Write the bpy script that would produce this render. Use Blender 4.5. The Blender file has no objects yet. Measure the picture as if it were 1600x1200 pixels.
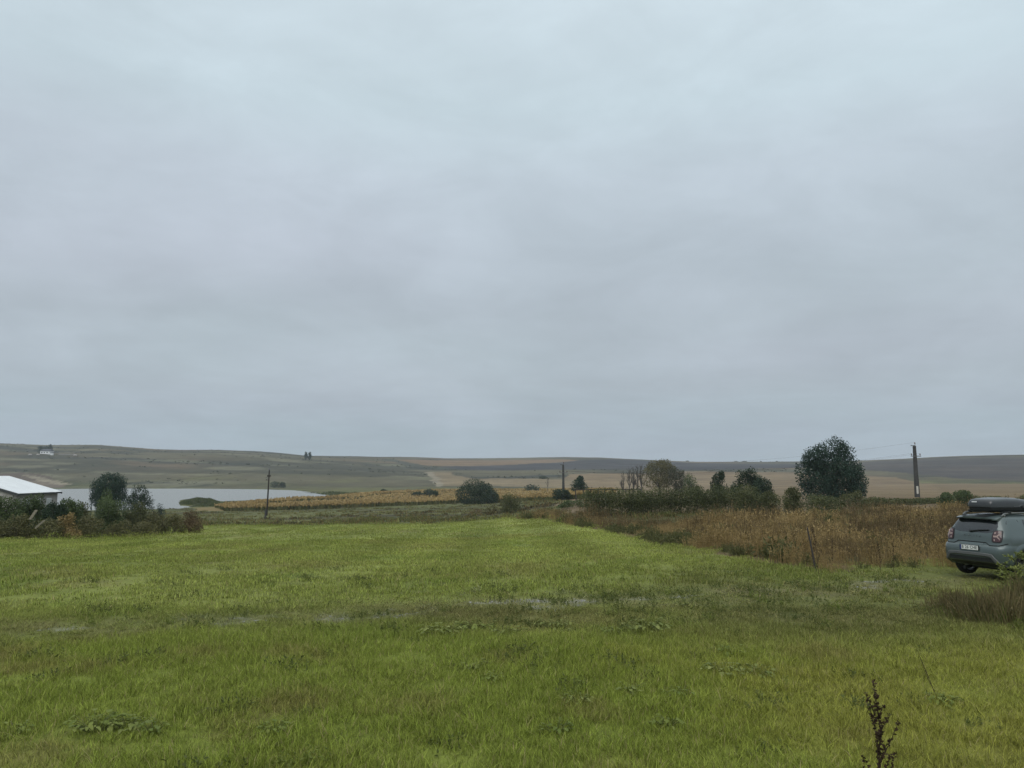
import bpy, bmesh, math, random
import numpy as np
from mathutils import Vector, Matrix

# ------------------------------------------------------------------ camera, sky, sun, exposure
scene = bpy.context.scene
col = scene.collection
PITCH = math.atan(140.0 / 1208.0)
F = 1208.0
EYE = 2.6
cam_d = bpy.data.cameras.new("camera")
cam_d.sensor_width = 36.0
cam_d.lens = F / 1600.0 * 36.0
cam_d.clip_start = 0.1
cam_d.clip_end = 12000.0
cam = bpy.data.objects.new("camera", cam_d)
cam.location = (0, 0, EYE)
cam.rotation_euler = (math.pi / 2 + PITCH, 0, 0)
col.objects.link(cam)
scene.camera = cam

SUN_EL, SUN_AZ = math.radians(52), math.radians(200)
sun_d = bpy.data.lights.new("sun", 'SUN')
sun_d.energy = 1.5
sun_d.angle = math.radians(50)
sun_d.color = (1.0, 0.97, 0.92)
sun = bpy.data.objects.new("sun", sun_d)
col.objects.link(sun)
_sd = Vector((math.sin(SUN_AZ) * math.cos(SUN_EL), math.cos(SUN_AZ) * math.cos(SUN_EL), math.sin(SUN_EL)))
sun.rotation_euler = (-_sd).to_track_quat('-Z', 'Y').to_euler()
sun.location = _sd * 200

scene.view_settings.view_transform = 'Standard'
scene.view_settings.look = 'None'
scene.view_settings.exposure = 0.0
scene.view_settings.gamma = 1.0
scene.view_settings.use_curve_mapping = False
scene.render.engine = 'CYCLES'
scene.cycles.use_denoising = True
scene.cycles.max_bounces = 6
scene.cycles.volume_bounces = 1
scene.cycles.transparent_max_bounces = 8


def lin(r, g, b):
    f = lambda c: c / 12.92 if c <= 0.04045 else ((c + 0.055) / 1.055) ** 2.4
    return (f(r / 255.0), f(g / 255.0), f(b / 255.0), 1.0)


def make_world():
    w = bpy.data.worlds.new("World")
    scene.world = w
    w.use_nodes = True
    nt = w.node_tree
    nt.nodes.clear()
    N, L = nt.nodes.new, nt.links.new
    out = N('ShaderNodeOutputWorld')
    bg = N('ShaderNodeBackground')
    bg.inputs['Strength'].default_value = 0.1
    L(bg.outputs[0], out.inputs['Surface'])
    tc = N('ShaderNodeTexCoord')
    sep = N('ShaderNodeSeparateXYZ')
    L(tc.outputs['Generated'], sep.inputs[0])
    # overcast deck: brightness climbs with elevation
    ramp = N('ShaderNodeValToRGB')
    L(sep.outputs['Z'], ramp.inputs[0])
    cr = ramp.color_ramp
    stops = [(0.0, (164, 177, 188)), (0.05, (165, 178, 188)), (0.11, (173, 184, 192)), (0.19, (174, 184, 192)),
             (0.28, (181, 191, 200)), (0.36, (189, 200, 209)), (0.44, (195, 210, 217)), (0.55, (203, 217, 224)),
             (0.75, (230, 239, 243)), (1.0, (249, 253, 255))]
    while len(cr.elements) < len(stops):
        cr.elements.new(0.5)
    for e, (p, c) in zip(cr.elements, stops):
        e.position = p
        e.color = lin(*c)
    # cloud structure, laid on a flat deck: direction divided by height
    zz = N('ShaderNodeMath'); zz.operation = 'MAXIMUM'; zz.inputs[1].default_value = 0.0
    L(sep.outputs['Z'], zz.inputs[0])
    za = N('ShaderNodeMath'); za.operation = 'ADD'; za.inputs[1].default_value = 0.10
    L(zz.outputs[0], za.inputs[0])
    dx = N('ShaderNodeMath'); dx.operation = 'DIVIDE'
    dy = N('ShaderNodeMath'); dy.operation = 'DIVIDE'
    L(sep.outputs['X'], dx.inputs[0]); L(za.outputs[0], dx.inputs[1])
    L(sep.outputs['Y'], dy.inputs[0]); L(za.outputs[0], dy.inputs[1])
    cmb = N('ShaderNodeCombineXYZ')
    L(dx.outputs[0], cmb.inputs[0]); L(dy.outputs[0], cmb.inputs[1])

    def noise(scale, detail, rough, off, dist=0.0, sx=1.0, sy=1.0):
        m = N('ShaderNodeMapping')
        m.inputs['Location'].default_value = off
        m.inputs['Scale'].default_value = (sx, sy, 1)
        L(cmb.outputs[0], m.inputs[0])
        n = N('ShaderNodeTexNoise')
        n.inputs['Scale'].default_value = scale
        n.inputs['Detail'].default_value = detail
        n.inputs['Roughness'].default_value = rough
        n.inputs['Distortion'].default_value = dist
        L(m.outputs[0], n.inputs['Vector'])
        return n
    n1 = noise(0.55, 6, 0.55, (3.1, 1.7, 0), 0.6)
    n2 = noise(1.7, 7, 0.6, (7.3, 4.2, 0), 0.4, 1.0, 1.0)
    n3 = noise(0.33, 2, 0.5, (1.3, 9.2, 0), 0.2)
    mp4 = N('ShaderNodeMapping'); mp4.inputs['Scale'].default_value = (5, 5, 12); mp4.inputs['Location'].default_value = (2.2, .4, 1.3)
    L(tc.outputs['Generated'], mp4.inputs[0])
    n4 = N('ShaderNodeTexNoise'); n4.inputs['Scale'].default_value = 1.0; n4.inputs['Detail'].default_value = 6; n4.inputs['Roughness'].default_value = .58; n4.inputs['Distortion'].default_value = .5
    L(mp4.outputs[0], n4.inputs['Vector'])

    def mr(src, a, b, c, d):
        m = N('ShaderNodeMapRange')
        for i, v in zip((1, 2, 3, 4), (a, b, c, d)):
            m.inputs[i].default_value = v
        L(src, m.inputs[0])
        return m
    m1 = mr(n1.outputs[0], 0.3, 0.7, 0.94, 1.05)
    m4 = mr(n4.outputs[0], 0.3, 0.7, 0.935, 1.06)
    m2 = mr(n2.outputs[0], 0.3, 0.7, 0.96, 1.035)
    mm = N('ShaderNodeMath'); mm.operation = 'MULTIPLY'
    mm0 = N('ShaderNodeMath'); mm0.operation = 'MULTIPLY'
    L(m1.outputs[0], mm0.inputs[0]); L(m4.outputs[0], mm0.inputs[1])
    L(mm0.outputs[0], mm.inputs[0]); L(m2.outputs[0], mm.inputs[1])
    sc = N('ShaderNodeVectorMath'); sc.operation = 'SCALE'
    L(ramp.outputs[0], sc.inputs[0]); L(mm.outputs[0], sc.inputs['Scale'])
    # faint warm / cool drift across the deck
    m3 = mr(n3.outputs[0], 0.35, 0.65, 0.0, 1.0)
    tint = N('ShaderNodeMix'); tint.data_type = 'RGBA'
    tint.inputs[6].default_value = (0.98, 1.004, 1.008, 1)
    tint.inputs[7].default_value = (1.008, 0.992, 1.022, 1)
    L(m3.outputs[0], tint.inputs[0])
    mul = N('ShaderNodeVectorMath'); mul.operation = 'MULTIPLY'
    L(sc.outputs[0], mul.inputs[0]); L(tint.outputs[2], mul.inputs[1])
    x10 = N('ShaderNodeVectorMath'); x10.operation = 'SCALE'
    x10.inputs['Scale'].default_value = 10.85
    L(mul.outputs[0], x10.inputs[0])
    sky = N('ShaderNodeTexSky')
    sky.sky_type = 'NISHITA'
    sky.sun_disc = False
    sky.sun_elevation = SUN_EL
    sky.sun_rotation = SUN_AZ
    sky.air_density = 1.0
    sky.dust_density = 3.0
    mix = N('ShaderNodeMix'); mix.data_type = 'RGBA'
    mix.inputs[0].default_value = 0.04
    L(x10.outputs[0], mix.inputs[6]); L(sky.outputs[0], mix.inputs[7])
    L(mix.outputs[2], bg.inputs['Color'])


make_world()

# ------------------------------------------------------------------ helpers
R = math.radians


def tag(o, label=None, cat=None, group=None, kind=None):
    if label: o['label'] = label
    if cat: o['category'] = cat
    if group: o['group'] = group
    if kind: o['kind'] = kind
    return o


def empty(name, loc=(0, 0, 0), rz=0.0, label=None, cat=None, group=None):
    o = bpy.data.objects.new(name, None)
    col.objects.link(o)
    o.location = loc
    o.rotation_euler = (0, 0, rz)
    return tag(o, label, cat, group)


class MB:
    """collects verts and faces; build() links ONE mesh object"""
    def __init__(self):
        self.v = []; self.f = []; self.blocks = []

    def add(self, vs, fs):
        b = len(self.v)
        self.v.extend([tuple(p) for p in vs])
        self.f.extend([tuple(i + b for i in f) for f in fs])

    def arr(self, V, Fa):
        self.blocks.append((np.asarray(V, float), np.asarray(Fa, int)))

    def box(self, c, s, M=None):
        x, y, z = s[0] / 2, s[1] / 2, s[2] / 2
        vs = [Vector((sx * x, sy * y, sz * z)) for sz in (-1, 1) for sy in (-1, 1) for sx in (-1, 1)]
        if M is not None: vs = [M @ p for p in vs]
        vs = [p + Vector(c) for p in vs]
        self.add(vs, [(0, 2, 3, 1), (4, 5, 7, 6), (0, 1, 5, 4), (2, 6, 7, 3), (0, 4, 6, 2), (1, 3, 7, 5)])

    def tube(self, pts, rad, n=6, cap=True):
        pts = [Vector(p) for p in pts]
        if not hasattr(rad, '__len__'): rad = [rad] * len(pts)
        vs, fs = [], []
        for i, p in enumerate(pts):
            a = pts[max(i - 1, 0)]; b = pts[min(i + 1, len(pts) - 1)]
            d = (b - a).normalized()
            u = d.cross(Vector((0, 0, 1)) if abs(d.z) < 0.9 else Vector((0, 1, 0))).normalized()
            w = d.cross(u)
            for k in range(n):
                t = 2 * math.pi * k / n
                vs.append(p + (u * math.cos(t) + w * math.sin(t)) * rad[i])
        for i in range(len(pts) - 1):
            for k in range(n):
                k2 = (k + 1) % n
                fs.append((i * n + k, i * n + k2, (i + 1) * n + k2, (i + 1) * n + k))
        if cap:
            fs.append(tuple(range(n - 1, -1, -1)))
            m = (len(pts) - 1) * n
            fs.append(tuple(range(m, m + n)))
        self.add(vs, fs)

    def build(self, name, mat, parent=None, smooth=False):
        me = bpy.data.meshes.new(name)
        if self.blocks:
            V = [np.asarray(self.v, float).reshape(-1, 3)] if self.v else []
            nb = len(self.v)
            Q = []
            for bv, bf in self.blocks:
                V.append(bv); Q.append(bf + nb); nb += len(bv)
            V = np.concatenate(V)
            loops, tot = [], []
            for f in self.f:
                loops.extend(f); tot.append(len(f))
            loops = np.asarray(loops, np.int32)
            tot = np.asarray(tot, np.int32)
            for q in Q:
                loops = np.concatenate([loops, q.ravel().astype(np.int32)])
                tot = np.concatenate([tot, np.full(len(q), q.shape[1], np.int32)])
            me.vertices.add(len(V)); me.vertices.foreach_set('co', V.ravel())
            me.loops.add(len(loops)); me.loops.foreach_set('vertex_index', loops)
            me.polygons.add(len(tot))
            st = np.concatenate([[0], np.cumsum(tot)[:-1]]).astype(np.int32)
            me.polygons.foreach_set('loop_start', st)
            me.polygons.foreach_set('loop_total', tot)
            me.update(calc_edges=True)
        else:
            me.from_pydata([tuple(p) for p in self.v], [], self.f)
            me.update()
        if smooth:
            me.polygons.foreach_set('use_smooth', [True] * len(me.polygons))
        me.materials.append(mat)
        o = bpy.data.objects.new(name, me)
        col.objects.link(o)
        if parent: o.parent = parent
        return o


# ------------------------------------------------------------------ noise and geometry of the land
def _hash(ix, iy, seed):
    h = (ix.astype(np.int64) * 374761393 + iy.astype(np.int64) * 668265263 + seed * 1442695041) & 0xffffffff
    h = ((h ^ (h >> 13)) * 1274126177) & 0xffffffff
    h = h ^ (h >> 16)
    return (h & 0xffffff) / float(0xffffff)


def vnoise(x, y, seed=0):
    x = np.asarray(x, float); y = np.asarray(y, float)
    ix = np.floor(x); iy = np.floor(y)
    fx = x - ix; fy = y - iy
    fx = fx * fx * (3 - 2 * fx); fy = fy * fy * (3 - 2 * fy)
    a = _hash(ix, iy, seed); b = _hash(ix + 1, iy, seed)
    c = _hash(ix, iy + 1, seed); d = _hash(ix + 1, iy + 1, seed)
    return (a * (1 - fx) + b * fx) * (1 - fy) + (c * (1 - fx) + d * fx) * fy


def fbm(x, y, seed=0, o=4):
    s = 0; a = 0.5; t = 0
    for i in range(o):
        s = s + a * vnoise(x * 2 ** i + i * 17.3, y * 2 ** i + i * 9.1, seed + i); t += a; a *= 0.5
    return s / t


def sstep(a, b, x):
    t = np.clip((x - a) / (b - a), 0, 1)
    return t * t * (3 - 2 * t)


DK = [0, 13, 21, 40, 55, 64, 80, 100, 120, 150, 200, 230, 300, 480, 540]
COLS = {
    100: [2.6, 2.6, 2.78, 3.6, 4.45, 4.95, 5.7, 6.6, 7.3, 8.3, 9.5, 9.65, 9.7, 9.7, 9.6],
    400: [2.6, 2.6, 2.78, 3.6, 4.35, 4.8, 5.4, 6.4, 7.1, 8.2, 9.4, 9.65, 9.7, 9.7, 9.6],
    700: [2.6, 2.6, 2.78, 3.5, 4.1, 4.45, 5.05, 5.8, 6.4, 7.3, 8.4, 8.9, 9.4, 9.5, 9.4],
    950: [2.6, 2.6, 2.78, 3.25, 3.5, 3.6, 3.7, 3.85, 4.05, 4.6, 5.8, 6.6, 7.8, 8.5, 8.5],
    1400: [2.6, 2.62, 2.82, 3.15, 3.35, 3.42, 3.5, 3.55, 3.62, 3.9, 4.6, 5.2, 6.2, 7, 7]}
CPX = np.array(sorted(COLS), float)
_dt = np.arange(0, 541, 1.0)
_tab = []
for c in sorted(COLS):
    t = np.interp(_dt, DK, COLS[c])
    for k in (9, 9):
        tp = np.pad(t, k // 2, mode='edge')
        t = np.convolve(tp, np.ones(k) / k, mode='valid')
    _tab.append(t)
_tab = np.array(_tab)
CREST_X = np.array([-500, 0, 75, 150, 240, 280, 340, 400, 440, 480, 540, 590, 640, 700, 760, 820, 880, 940, 1000, 1090, 1240, 1340, 1480, 1600, 2100], float)
CREST_Y = np.array([690, 694, 696.5, 696.5, 703, 704, 704, 706.5, 709.5, 713, 714, 715.5, 716, 717.5, 718, 717.5, 716, 716.5, 719, 722.5, 723, 720.5, 714.5, 712, 708], float)
CREST_D = np.array([1150, 1200, 1200, 1200, 1250, 1250, 1300, 1300, 1300, 1300, 1400, 1500, 1650, 1750, 1850, 1900, 1900, 1850, 1800, 1750, 1700, 1500, 1350, 1250, 1200], float)
LAKE_Z = EYE - 10.0


def px_of(X, Y):
    ph = np.clip(np.arctan2(X, Y), -R(43), R(43))
    return 800 + F * np.tan(ph) * 1.0066, np.hypot(X, Y) * np.cos(ph)


def base_z(X, Y):
    X = np.asarray(X, float); Y = np.asarray(Y, float)
    px, d = px_of(X, Y)
    dd = np.clip(d, 0, 539.9)
    i = dd.astype(int); fr = dd - i
    rows = _tab[:, i] * (1 - fr) + _tab[:, i + 1] * fr
    j = np.clip(np.searchsorted(CPX, px) - 1, 0, len(CPX) - 2)
    t = np.clip((px - CPX[j]) / (CPX[j + 1] - CPX[j]), 0, 1)
    t = t * t * (3 - 2 * t)
    k = np.arange(px.size).reshape(px.shape) if px.ndim else 0
    if px.ndim:
        flat = rows.reshape(len(CPX), -1)
        jj = j.ravel(); kk = np.arange(px.size)
        D = (flat[jj, kk] * (1 - t.ravel()) + flat[jj + 1, kk] * t.ravel()).reshape(px.shape)
    else:
        D = rows[j] * (1 - t) + rows[j + 1] * t
    z = EYE - D
    cy = np.interp(px, CREST_X, CREST_Y); cd = np.interp(px, CREST_X, CREST_D)
    H = (740 - cy) * cd / F * 1.0 + EYE
    tt = np.clip((d - 540) / (cd - 540), 0, 1)
    s = 1 - (1 - tt) ** 1.6
    und = (fbm(X / 170.0, Y / 170.0, 5, 3) - 0.5) * 9.0 * np.minimum(1, tt * 4) * (1 - tt) ** 0.6
    zh = z + (H - z) * s + und
    far = np.maximum(d - cd, 0)
    zh = zh - np.minimum(far * 0.02, 14)
    return np.where(d > 540, zh, z)


LAKE = None


def poly_sd(X, Y, P):
    """signed distance to polygon, positive inside"""
    X = np.asarray(X, float); Y = np.asarray(Y, float)
    best = np.full(X.shape, 1e18)
    ins = np.zeros(X.shape, bool)
    n = len(P)
    for i in range(n):
        x1, y1 = P[i]; x2, y2 = P[(i + 1) % n]
        ex, ey = x2 - x1, y2 - y1
        L2 = ex * ex + ey * ey + 1e-12
        t = np.clip(((X - x1) * ex + (Y - y1) * ey) / L2, 0, 1)
        best = np.minimum(best, (X - x1 - t * ex) ** 2 + (Y - y1 - t * ey) ** 2)
        c = ((y1 > Y) != (y2 > Y))
        with np.errstate(divide='ignore', invalid='ignore'):
            xi = x1 + (Y - y1) / (y2 - y1 if y2 != y1 else 1e-12) * ex
        ins ^= c & (X < xi)
    return np.where(ins, 1, -1) * np.sqrt(best)


def ray(px, py):
    xc = (px - 800) / F; yc = (600 - py) / F
    cp, sp = math.cos(PITCH), math.sin(PITCH)
    return np.array([xc, cp - yc * sp, sp + yc * cp])


def ray_z(px, py, z):
    r = ray(px, py); t = (z - EYE) / r[2]
    return (r[0] * t, r[1] * t)


# lake outline: rays to the water level
_lk = [(-250, 764), (60, 764), (95, 764), (200, 763.5), (300, 763.5), (400, 764.5), (455, 766), (476, 768), (500, 771), (522, 774.5), (530, 776.5),
       (500, 778), (420, 781), (350, 784), (330, 781), (282, 781.5), (276, 786), (290, 793), (265, 797), (200, 799), (100, 800), (-250, 803)]
_lk2 = []
for i in range(len(_lk)):
    a = np.array(_lk[i], float); b = np.array(_lk[(i + 1) % len(_lk)], float)
    for k in range(6):
        q = a + (b - a) * k / 6
        _lk2.append(ray_z(q[0], q[1], LAKE_Z))
LAKE = _lk2
_lb = np.array(LAKE); LB0 = _lb.min(0) - 12; LB1 = _lb.max(0) + 12


def terr(X, Y):
    X = np.atleast_1d(np.asarray(X, float)); Y = np.atleast_1d(np.asarray(Y, float))
    z = base_z(X, Y)
    m = (X > LB0[0]) & (X < LB1[0]) & (Y > LB0[1]) & (Y < LB1[1])
    if m.any():
        sd = poly_sd(X[m], Y[m], LAKE) + (fbm(X[m] / 9, Y[m] / 9, 3, 2) - 0.5) * 4
        w = sstep(-2.5, 2.5, sd)
        z[m] = z[m] * (1 - w) + np.minimum(z[m], LAKE_Z - 0.7) * w
    r = np.hypot(X, Y)
    z = z + (fbm(X / 1.7, Y / 1.7, 11, 3) - 0.5) * 0.10 * np.clip(1.4 - r / 160, 0, 1) + (fbm(X / 14, Y / 14, 12, 2) - 0.5) * 0.25 * np.clip(r / 60, 0, 1)
    return z


def tz(x, y):
    return float(terr(x, y)[0])


def px2g(px, py):
    """point of the ground seen at a pixel"""
    r = ray(px, py)
    t = np.concatenate([np.geomspace(3, 3000, 900)])
    X, Y, Z = r[0] * t, r[1] * t, EYE + r[2] * t
    h = base_z(X, Y)
    k = np.argmax(Z < h)
    if not (Z < h).any(): k = len(t) - 1
    t0, t1 = t[max(k - 1, 0)], t[k]
    for _ in range(14):
        tm = (t0 + t1) / 2
        if EYE + r[2] * tm < float(base_z(np.array([r[0] * tm]), np.array([r[1] * tm]))[0]): t1 = tm
        else: t0 = tm
    return (r[0] * t1, r[1] * t1)


def at(px, py, Y):
    """point on the ray of a pixel at depth Y"""
    r = ray(px, py); t = Y / r[1]
    return Vector((r[0] * t, Y, EYE + r[2] * t))


def gpoly(pts, sub=6):
    out = []
    for i in range(len(pts)):
        a = np.array(pts[i], float); b = np.array(pts[(i + 1) % len(pts)], float)
        for k in range(sub):
            q = a + (b - a) * k / sub
            out.append(px2g(q[0], q[1]))
    return out


def gline(pts, sub=4):
    out = []
    for i in range(len(pts) - 1):
        a = np.array(pts[i], float); b = np.array(pts[i + 1], float)
        for k in range(sub):
            q = a + (b - a) * k / sub
            out.append(px2g(q[0], q[1]))
    out.append(px2g(*pts[-1]))
    return out


def line_d(X, Y, P):
    best = np.full(np.shape(X), 1e18)
    for (x1, y1), (x2, y2) in zip(P[:-1], P[1:]):
        ex, ey = x2 - x1, y2 - y1
        t = np.clip(((X - x1) * ex + (Y - y1) * ey) / (ex * ex + ey * ey + 1e-9), 0, 1)
        best = np.minimum(best, (X - x1 - t * ex) ** 2 + (Y - y1 - t * ey) ** 2)
    return np.sqrt(best)


# land cover outlines (measured on the photograph, carried to the ground)
MOWN_FAR = gline([(-350, 850), (-120, 845), (0, 839), (100, 835), (180, 829), (330, 823), (520, 821), (690, 819), (760, 810), (815, 811),
                  (870, 817), (940, 829), (1030, 846), (1120, 866), (1200, 881), (1290, 891), (1400, 893), (1480, 896), (1700, 900), (1900, 905)], 3)
MOWN = [(-70, -40)] + [(-60, 20)] + MOWN_FAR + [(70, 0), (60, -40)]
WEEDS = gpoly([(815, 811), (870, 817), (940, 829), (1030, 846), (1120, 866), (1200, 881), (1290, 891), (1480, 888), (1620, 888), (1750, 888),
               (1750, 806), (1500, 803), (1340, 806), (1250, 812), (1150, 819), (1030, 822), (960, 821), (910, 815), (860, 806)], 3)
TRACK = gline([(-200, 996), (0, 986), (110, 981), (230, 975), (420, 967), (600, 959), (800, 947), (1000, 939), (1200, 925), (1400, 912), (1560, 905), (1800, 900)], 4)
RUTS = [gline(q, 3) for q in ([(10, 985), (90, 982), (160, 978)], [(225, 974), (330, 969), (430, 965)], [(240, 982), (300, 979), (400, 972)], [(520, 967), (600, 963), (660, 960)],
                               [(730, 944), (850, 941), (1030, 937)], [(780, 952), (900, 947)], [(1330, 911), (1395, 907), (1450, 909)], [(1350, 917), (1400, 914), (1440, 916)], [(1060, 935), (1110, 931)])]
MUD = gline([(700, 968), (900, 966), (1100, 968), (1300, 962), (1500, 962), (1700, 975)], 3)
CORN = gpoly([(352, 798.5), (470, 797), (600, 791.5), (715, 786.5), (830, 783), (960, 778), (960, 768), (830, 768), (690, 769), (560, 774), (530, 780), (400, 787), (335, 793)], 4)
GOLD2 = gpoly([(540, 771), (690, 764), (960, 763), (960, 769), (690, 770), (560, 775)], 4)
P_TAN1 = gpoly([(595, 717.5), (680, 719), (760, 719.5), (880, 717.5), (905, 719), (880, 723), (760, 728), (665, 728), (620, 722)], 4)
P_PLOUGH = gpoly([(880, 722), (905, 719), (960, 718), (1090, 724), (1240, 725), (1300, 725), (1240, 731), (1100, 734), (990, 733), (850, 734), (760, 735), (700, 733), (680, 729), (760, 728)], 4)
P_PALE = gpoly([(668, 738), (702, 737), (712, 742), (740, 748), (900, 749), (900, 762), (690, 760), (678, 752)], 4)
P_TAN2 = gpoly([(890, 741), (985, 740), (1090, 736), (1250, 739), (1400, 746), (1465, 760), (1470, 770), (880, 770)], 4)
P_DARK2 = gpoly([(1345, 722), (1480, 716), (1600, 714), (1800, 710), (1800, 748), (1600, 752), (1500, 748), (1400, 738), (1345, 734)], 4)
P_BROWN = gpoly([(-250, 733), (0, 738), (60, 742), (110, 756), (90, 762), (-250, 763)], 4)
L_PATH = gline([(38, 744), (70, 749), (112, 757)], 3)
L_PATH2 = gline([(668, 738), (678, 752), (690, 760)], 3)
L_PATH3 = gline([(600, 717), (650, 727), (700, 732)], 3)


def C(*c):
    return np.array(c, float)


def car_grass(X, Y):
    return np.minimum(np.minimum(X - 10.4, 25.6 + .5 * (X - 12) - Y), 45 - X)


def ground_cover(X, Y):
    """base colour (linear) and kind of ground at each point"""
    X = np.asarray(X, float); Y = np.asarray(Y, float)
    n = X.shape[0]
    px, d = px_of(X, Y)
    r = np.hypot(X, Y)
    out = np.zeros((n, 3)); kind = np.zeros(n, int)
    js = np.clip(r / 60, 0.25, 12)
    JX = X + (fbm(X / 1.3, Y / 1.3, 41, 3) - 0.5) * js * 1.6
    JY = Y + (fbm(X / 1.3, Y / 1.3, 47, 3) - 0.5) * js * 1.6

    def put(m, c):
        out[m] = c[m] if getattr(c, 'ndim', 1) == 2 else c

    def mix(a, b, t):
        return a * (1 - t[:, None]) + b * t[:, None]
    # rough grassland and hillside as the default
    st = fbm(X / 16, Y / 5, 21, 4)
    rough = mix(C(.075, .082, .03), C(.115, .12, .045), sstep(.35, .65, st))
    rough = mix(rough, C(.050, .045, .024), sstep(.56, .68, fbm(X / 26 + 9, Y / 6, 22, 3)))
    hs = fbm(X / 130, Y / 60, 31, 5)
    hill = mix(C(.048, .048, .032), C(.094, .086, .052), sstep(.34, .66, hs))
    hill = mix(hill, C(.125, .092, .058), sstep(.50, .66, fbm(X / 150 + 4, Y / 110, 33, 4)) * .8)
    hill = mix(hill, C(.030, .035, .028), sstep(.56, .66, fbm(X / 120 + 14, Y / 42, 34, 4)) * .9)
    hill = mix(hill, C(.145, .14, .09), sstep(.60, .70, fbm(X / 80 + 3, Y / 30, 37, 4)) * .7)
    put(np.ones(n, bool), mix(rough, hill, sstep(430, 620, d + (fbm(X / 60, Y / 40, 36, 2) - .5) * 200)))
    kind[:] = 2
    kind[d > 540] = 3
    m = (px > 880 + (fbm(X / 9, Y / 9, 58, 3) - .5) * 60) & (d > 72) & (d < 540)
    put(m, mix(np.tile(C(.125, .092, .052), (n, 1)), C(.16, .122, .07), sstep(.3, .7, fbm(X / 20, Y / 8, 59, 4))))
    farj = (d > 200)
    if farj.any():
        FX = X + (fbm(X / 40, Y / 40, 51, 3) - 0.5) * 14; FY = Y + (fbm(X / 40, Y / 40, 52, 3) - 0.5) * 30
        fn = fbm(X / 70, Y / 28, 55, 5)
        for P, a, b, k in ((P_TAN2, C(.135, .098, .056), C(.18, .135, .078), 5), (P_BROWN, C(.085, .066, .05), C(.13, .105, .08), 3),
                           (P_PALE, C(.15, .118, .07), C(.19, .15, .09), 5), (P_TAN1, C(.14, .096, .058), C(.165, .115, .07), 5),
                           (P_PLOUGH, C(.030, .031, .036), C(.045, .045, .048), 4), (P_DARK2, C(.042, .040, .040), C(.066, .058, .052), 4),
                           (GOLD2, C(.26, .175, .07), C(.31, .22, .095), 5), (CORN, C(.14, .11, .05), C(.18, .14, .06), 5)):
            m = farj & (poly_sd(FX, FY, P) > 0)
            cc = mix(np.tile(a, (n, 1)), b, sstep(.3, .7, fn))
            put(m, cc); kind[m] = k
        dk_ = np.minimum(line_d(FX, FY, L_PATH), line_d(FX, FY, L_PATH2))
        m = farj & (dk_ < 3.5); put(m, C(.20, .175, .125))
        m = farj & (line_d(FX, FY, L_PATH3) < 10); put(m, C(.05, .055, .04))
    # weed strip on the right
    sw = poly_sd(JX, JY, WEEDS)
    m = sw > 0
    wn = fbm(X / 3, Y / 3, 61, 3)
    put(m, mix(np.tile(C(.105, .078, .036), (n, 1)), C(.07, .068, .026), sstep(.45, .65, wn))); kind[m] = 2
    # mown meadow, and the grass the car stands on
    sm = np.maximum(poly_sd(JX, JY, MOWN), car_grass(JX, JY))
    m = sm > 0
    a = mix(np.tile(C(.152, .178, .040), (n, 1)), C(.182, .205, .052), sstep(.3, .7, fbm(X / 7, Y / 7, 71, 4)))
    a = mix(a, C(.122, .156, .032), sstep(.55, .75, fbm(X / 2.2 + 5, Y / 2.2, 72, 3)) * .8)
    a = mix(a, C(.17, .16, .055), sstep(.58, .74, fbm(X / 3.5, Y / 1.8 + 7, 73, 3)) * .55)
    stripe = .5 + .5 * np.sin((X + .02 * Y) * 2 * math.pi / 4.4)
    a = a * (1 + .26 * (stripe - .5) * sstep(18, 35, Y))[:, None]
    near = sstep(15.5, 11.0, Y + .09 * X)                      # uncut strip this side of the track: deeper, olive to the right
    b = mix(np.tile(C(.150, .185, .031), (n, 1)), C(.182, .180, .035), sstep(-1.5, 7, X + (fbm(X / 2, Y / 2, 75, 3) - .5) * 9))
    b = mix(b, C(.16, .13, .05), sstep(.60, .76, fbm(X / .9, Y / .9, 76, 3)) * .6)
    a = mix(a, b, near * .85)
    far = sstep(30, 60, Y)
    a = a * (1 + .10 * far)[:, None]
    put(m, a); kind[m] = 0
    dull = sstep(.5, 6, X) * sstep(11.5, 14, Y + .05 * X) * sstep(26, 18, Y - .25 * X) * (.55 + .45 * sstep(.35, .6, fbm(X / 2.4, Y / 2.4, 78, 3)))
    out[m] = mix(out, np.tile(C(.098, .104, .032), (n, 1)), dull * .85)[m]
    # trodden band along the track, ruts with washed stones
    dt = line_d(X, Y, TRACK)
    side = np.interp(X, [p[0] for p in TRACK], [p[1] for p in TRACK])
    wob = (fbm(X / 2.5, Y / 2.5, 81, 3) - .5) * 1.4
    band = sstep(1.7, .5, dt + wob) * (r < 40)
    mcol = mix(np.tile(C(.10, .11, .032), (n, 1)), C(.13, .12, .055), sstep(.4, .6, fbm(X / .7, Y / .7, 82, 3)))
    out[:] = mix(out, mcol, band * .62)
    kind[(band > .5)] = 1
    md = sstep(1.6, .3, line_d(X, Y, MUD) + (fbm(X / 1.6, Y / 1.6, 83, 3) - .5) * 2) * (r < 40)
    mc = mix(np.tile(C(.078, .082, .028), (n, 1)), C(.128, .122, .045), sstep(.4, .62, fbm(X / .5, Y / .5, 84, 3)))
    out[:] = mix(out, mc, md * .6)
    spots = sstep(.36, .54, fbm(X / .45, Y / .16, 86, 4))
    stone = np.zeros(n)
    for ln in RUTS:
        stone = np.maximum(stone, sstep(.34, .10, line_d(X, Y, ln) + (fbm(X / .7, Y / .5, 87, 3) - .5) * .5))
    stone = stone * spots * sstep(.38, .52, fbm(X / 1.1, Y / .8, 88, 3)) * (r < 34)
    out[:] = mix(out, C(.23, .23, .205), stone * .66)
    return out, kind, np.maximum(band, md), stone


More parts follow.
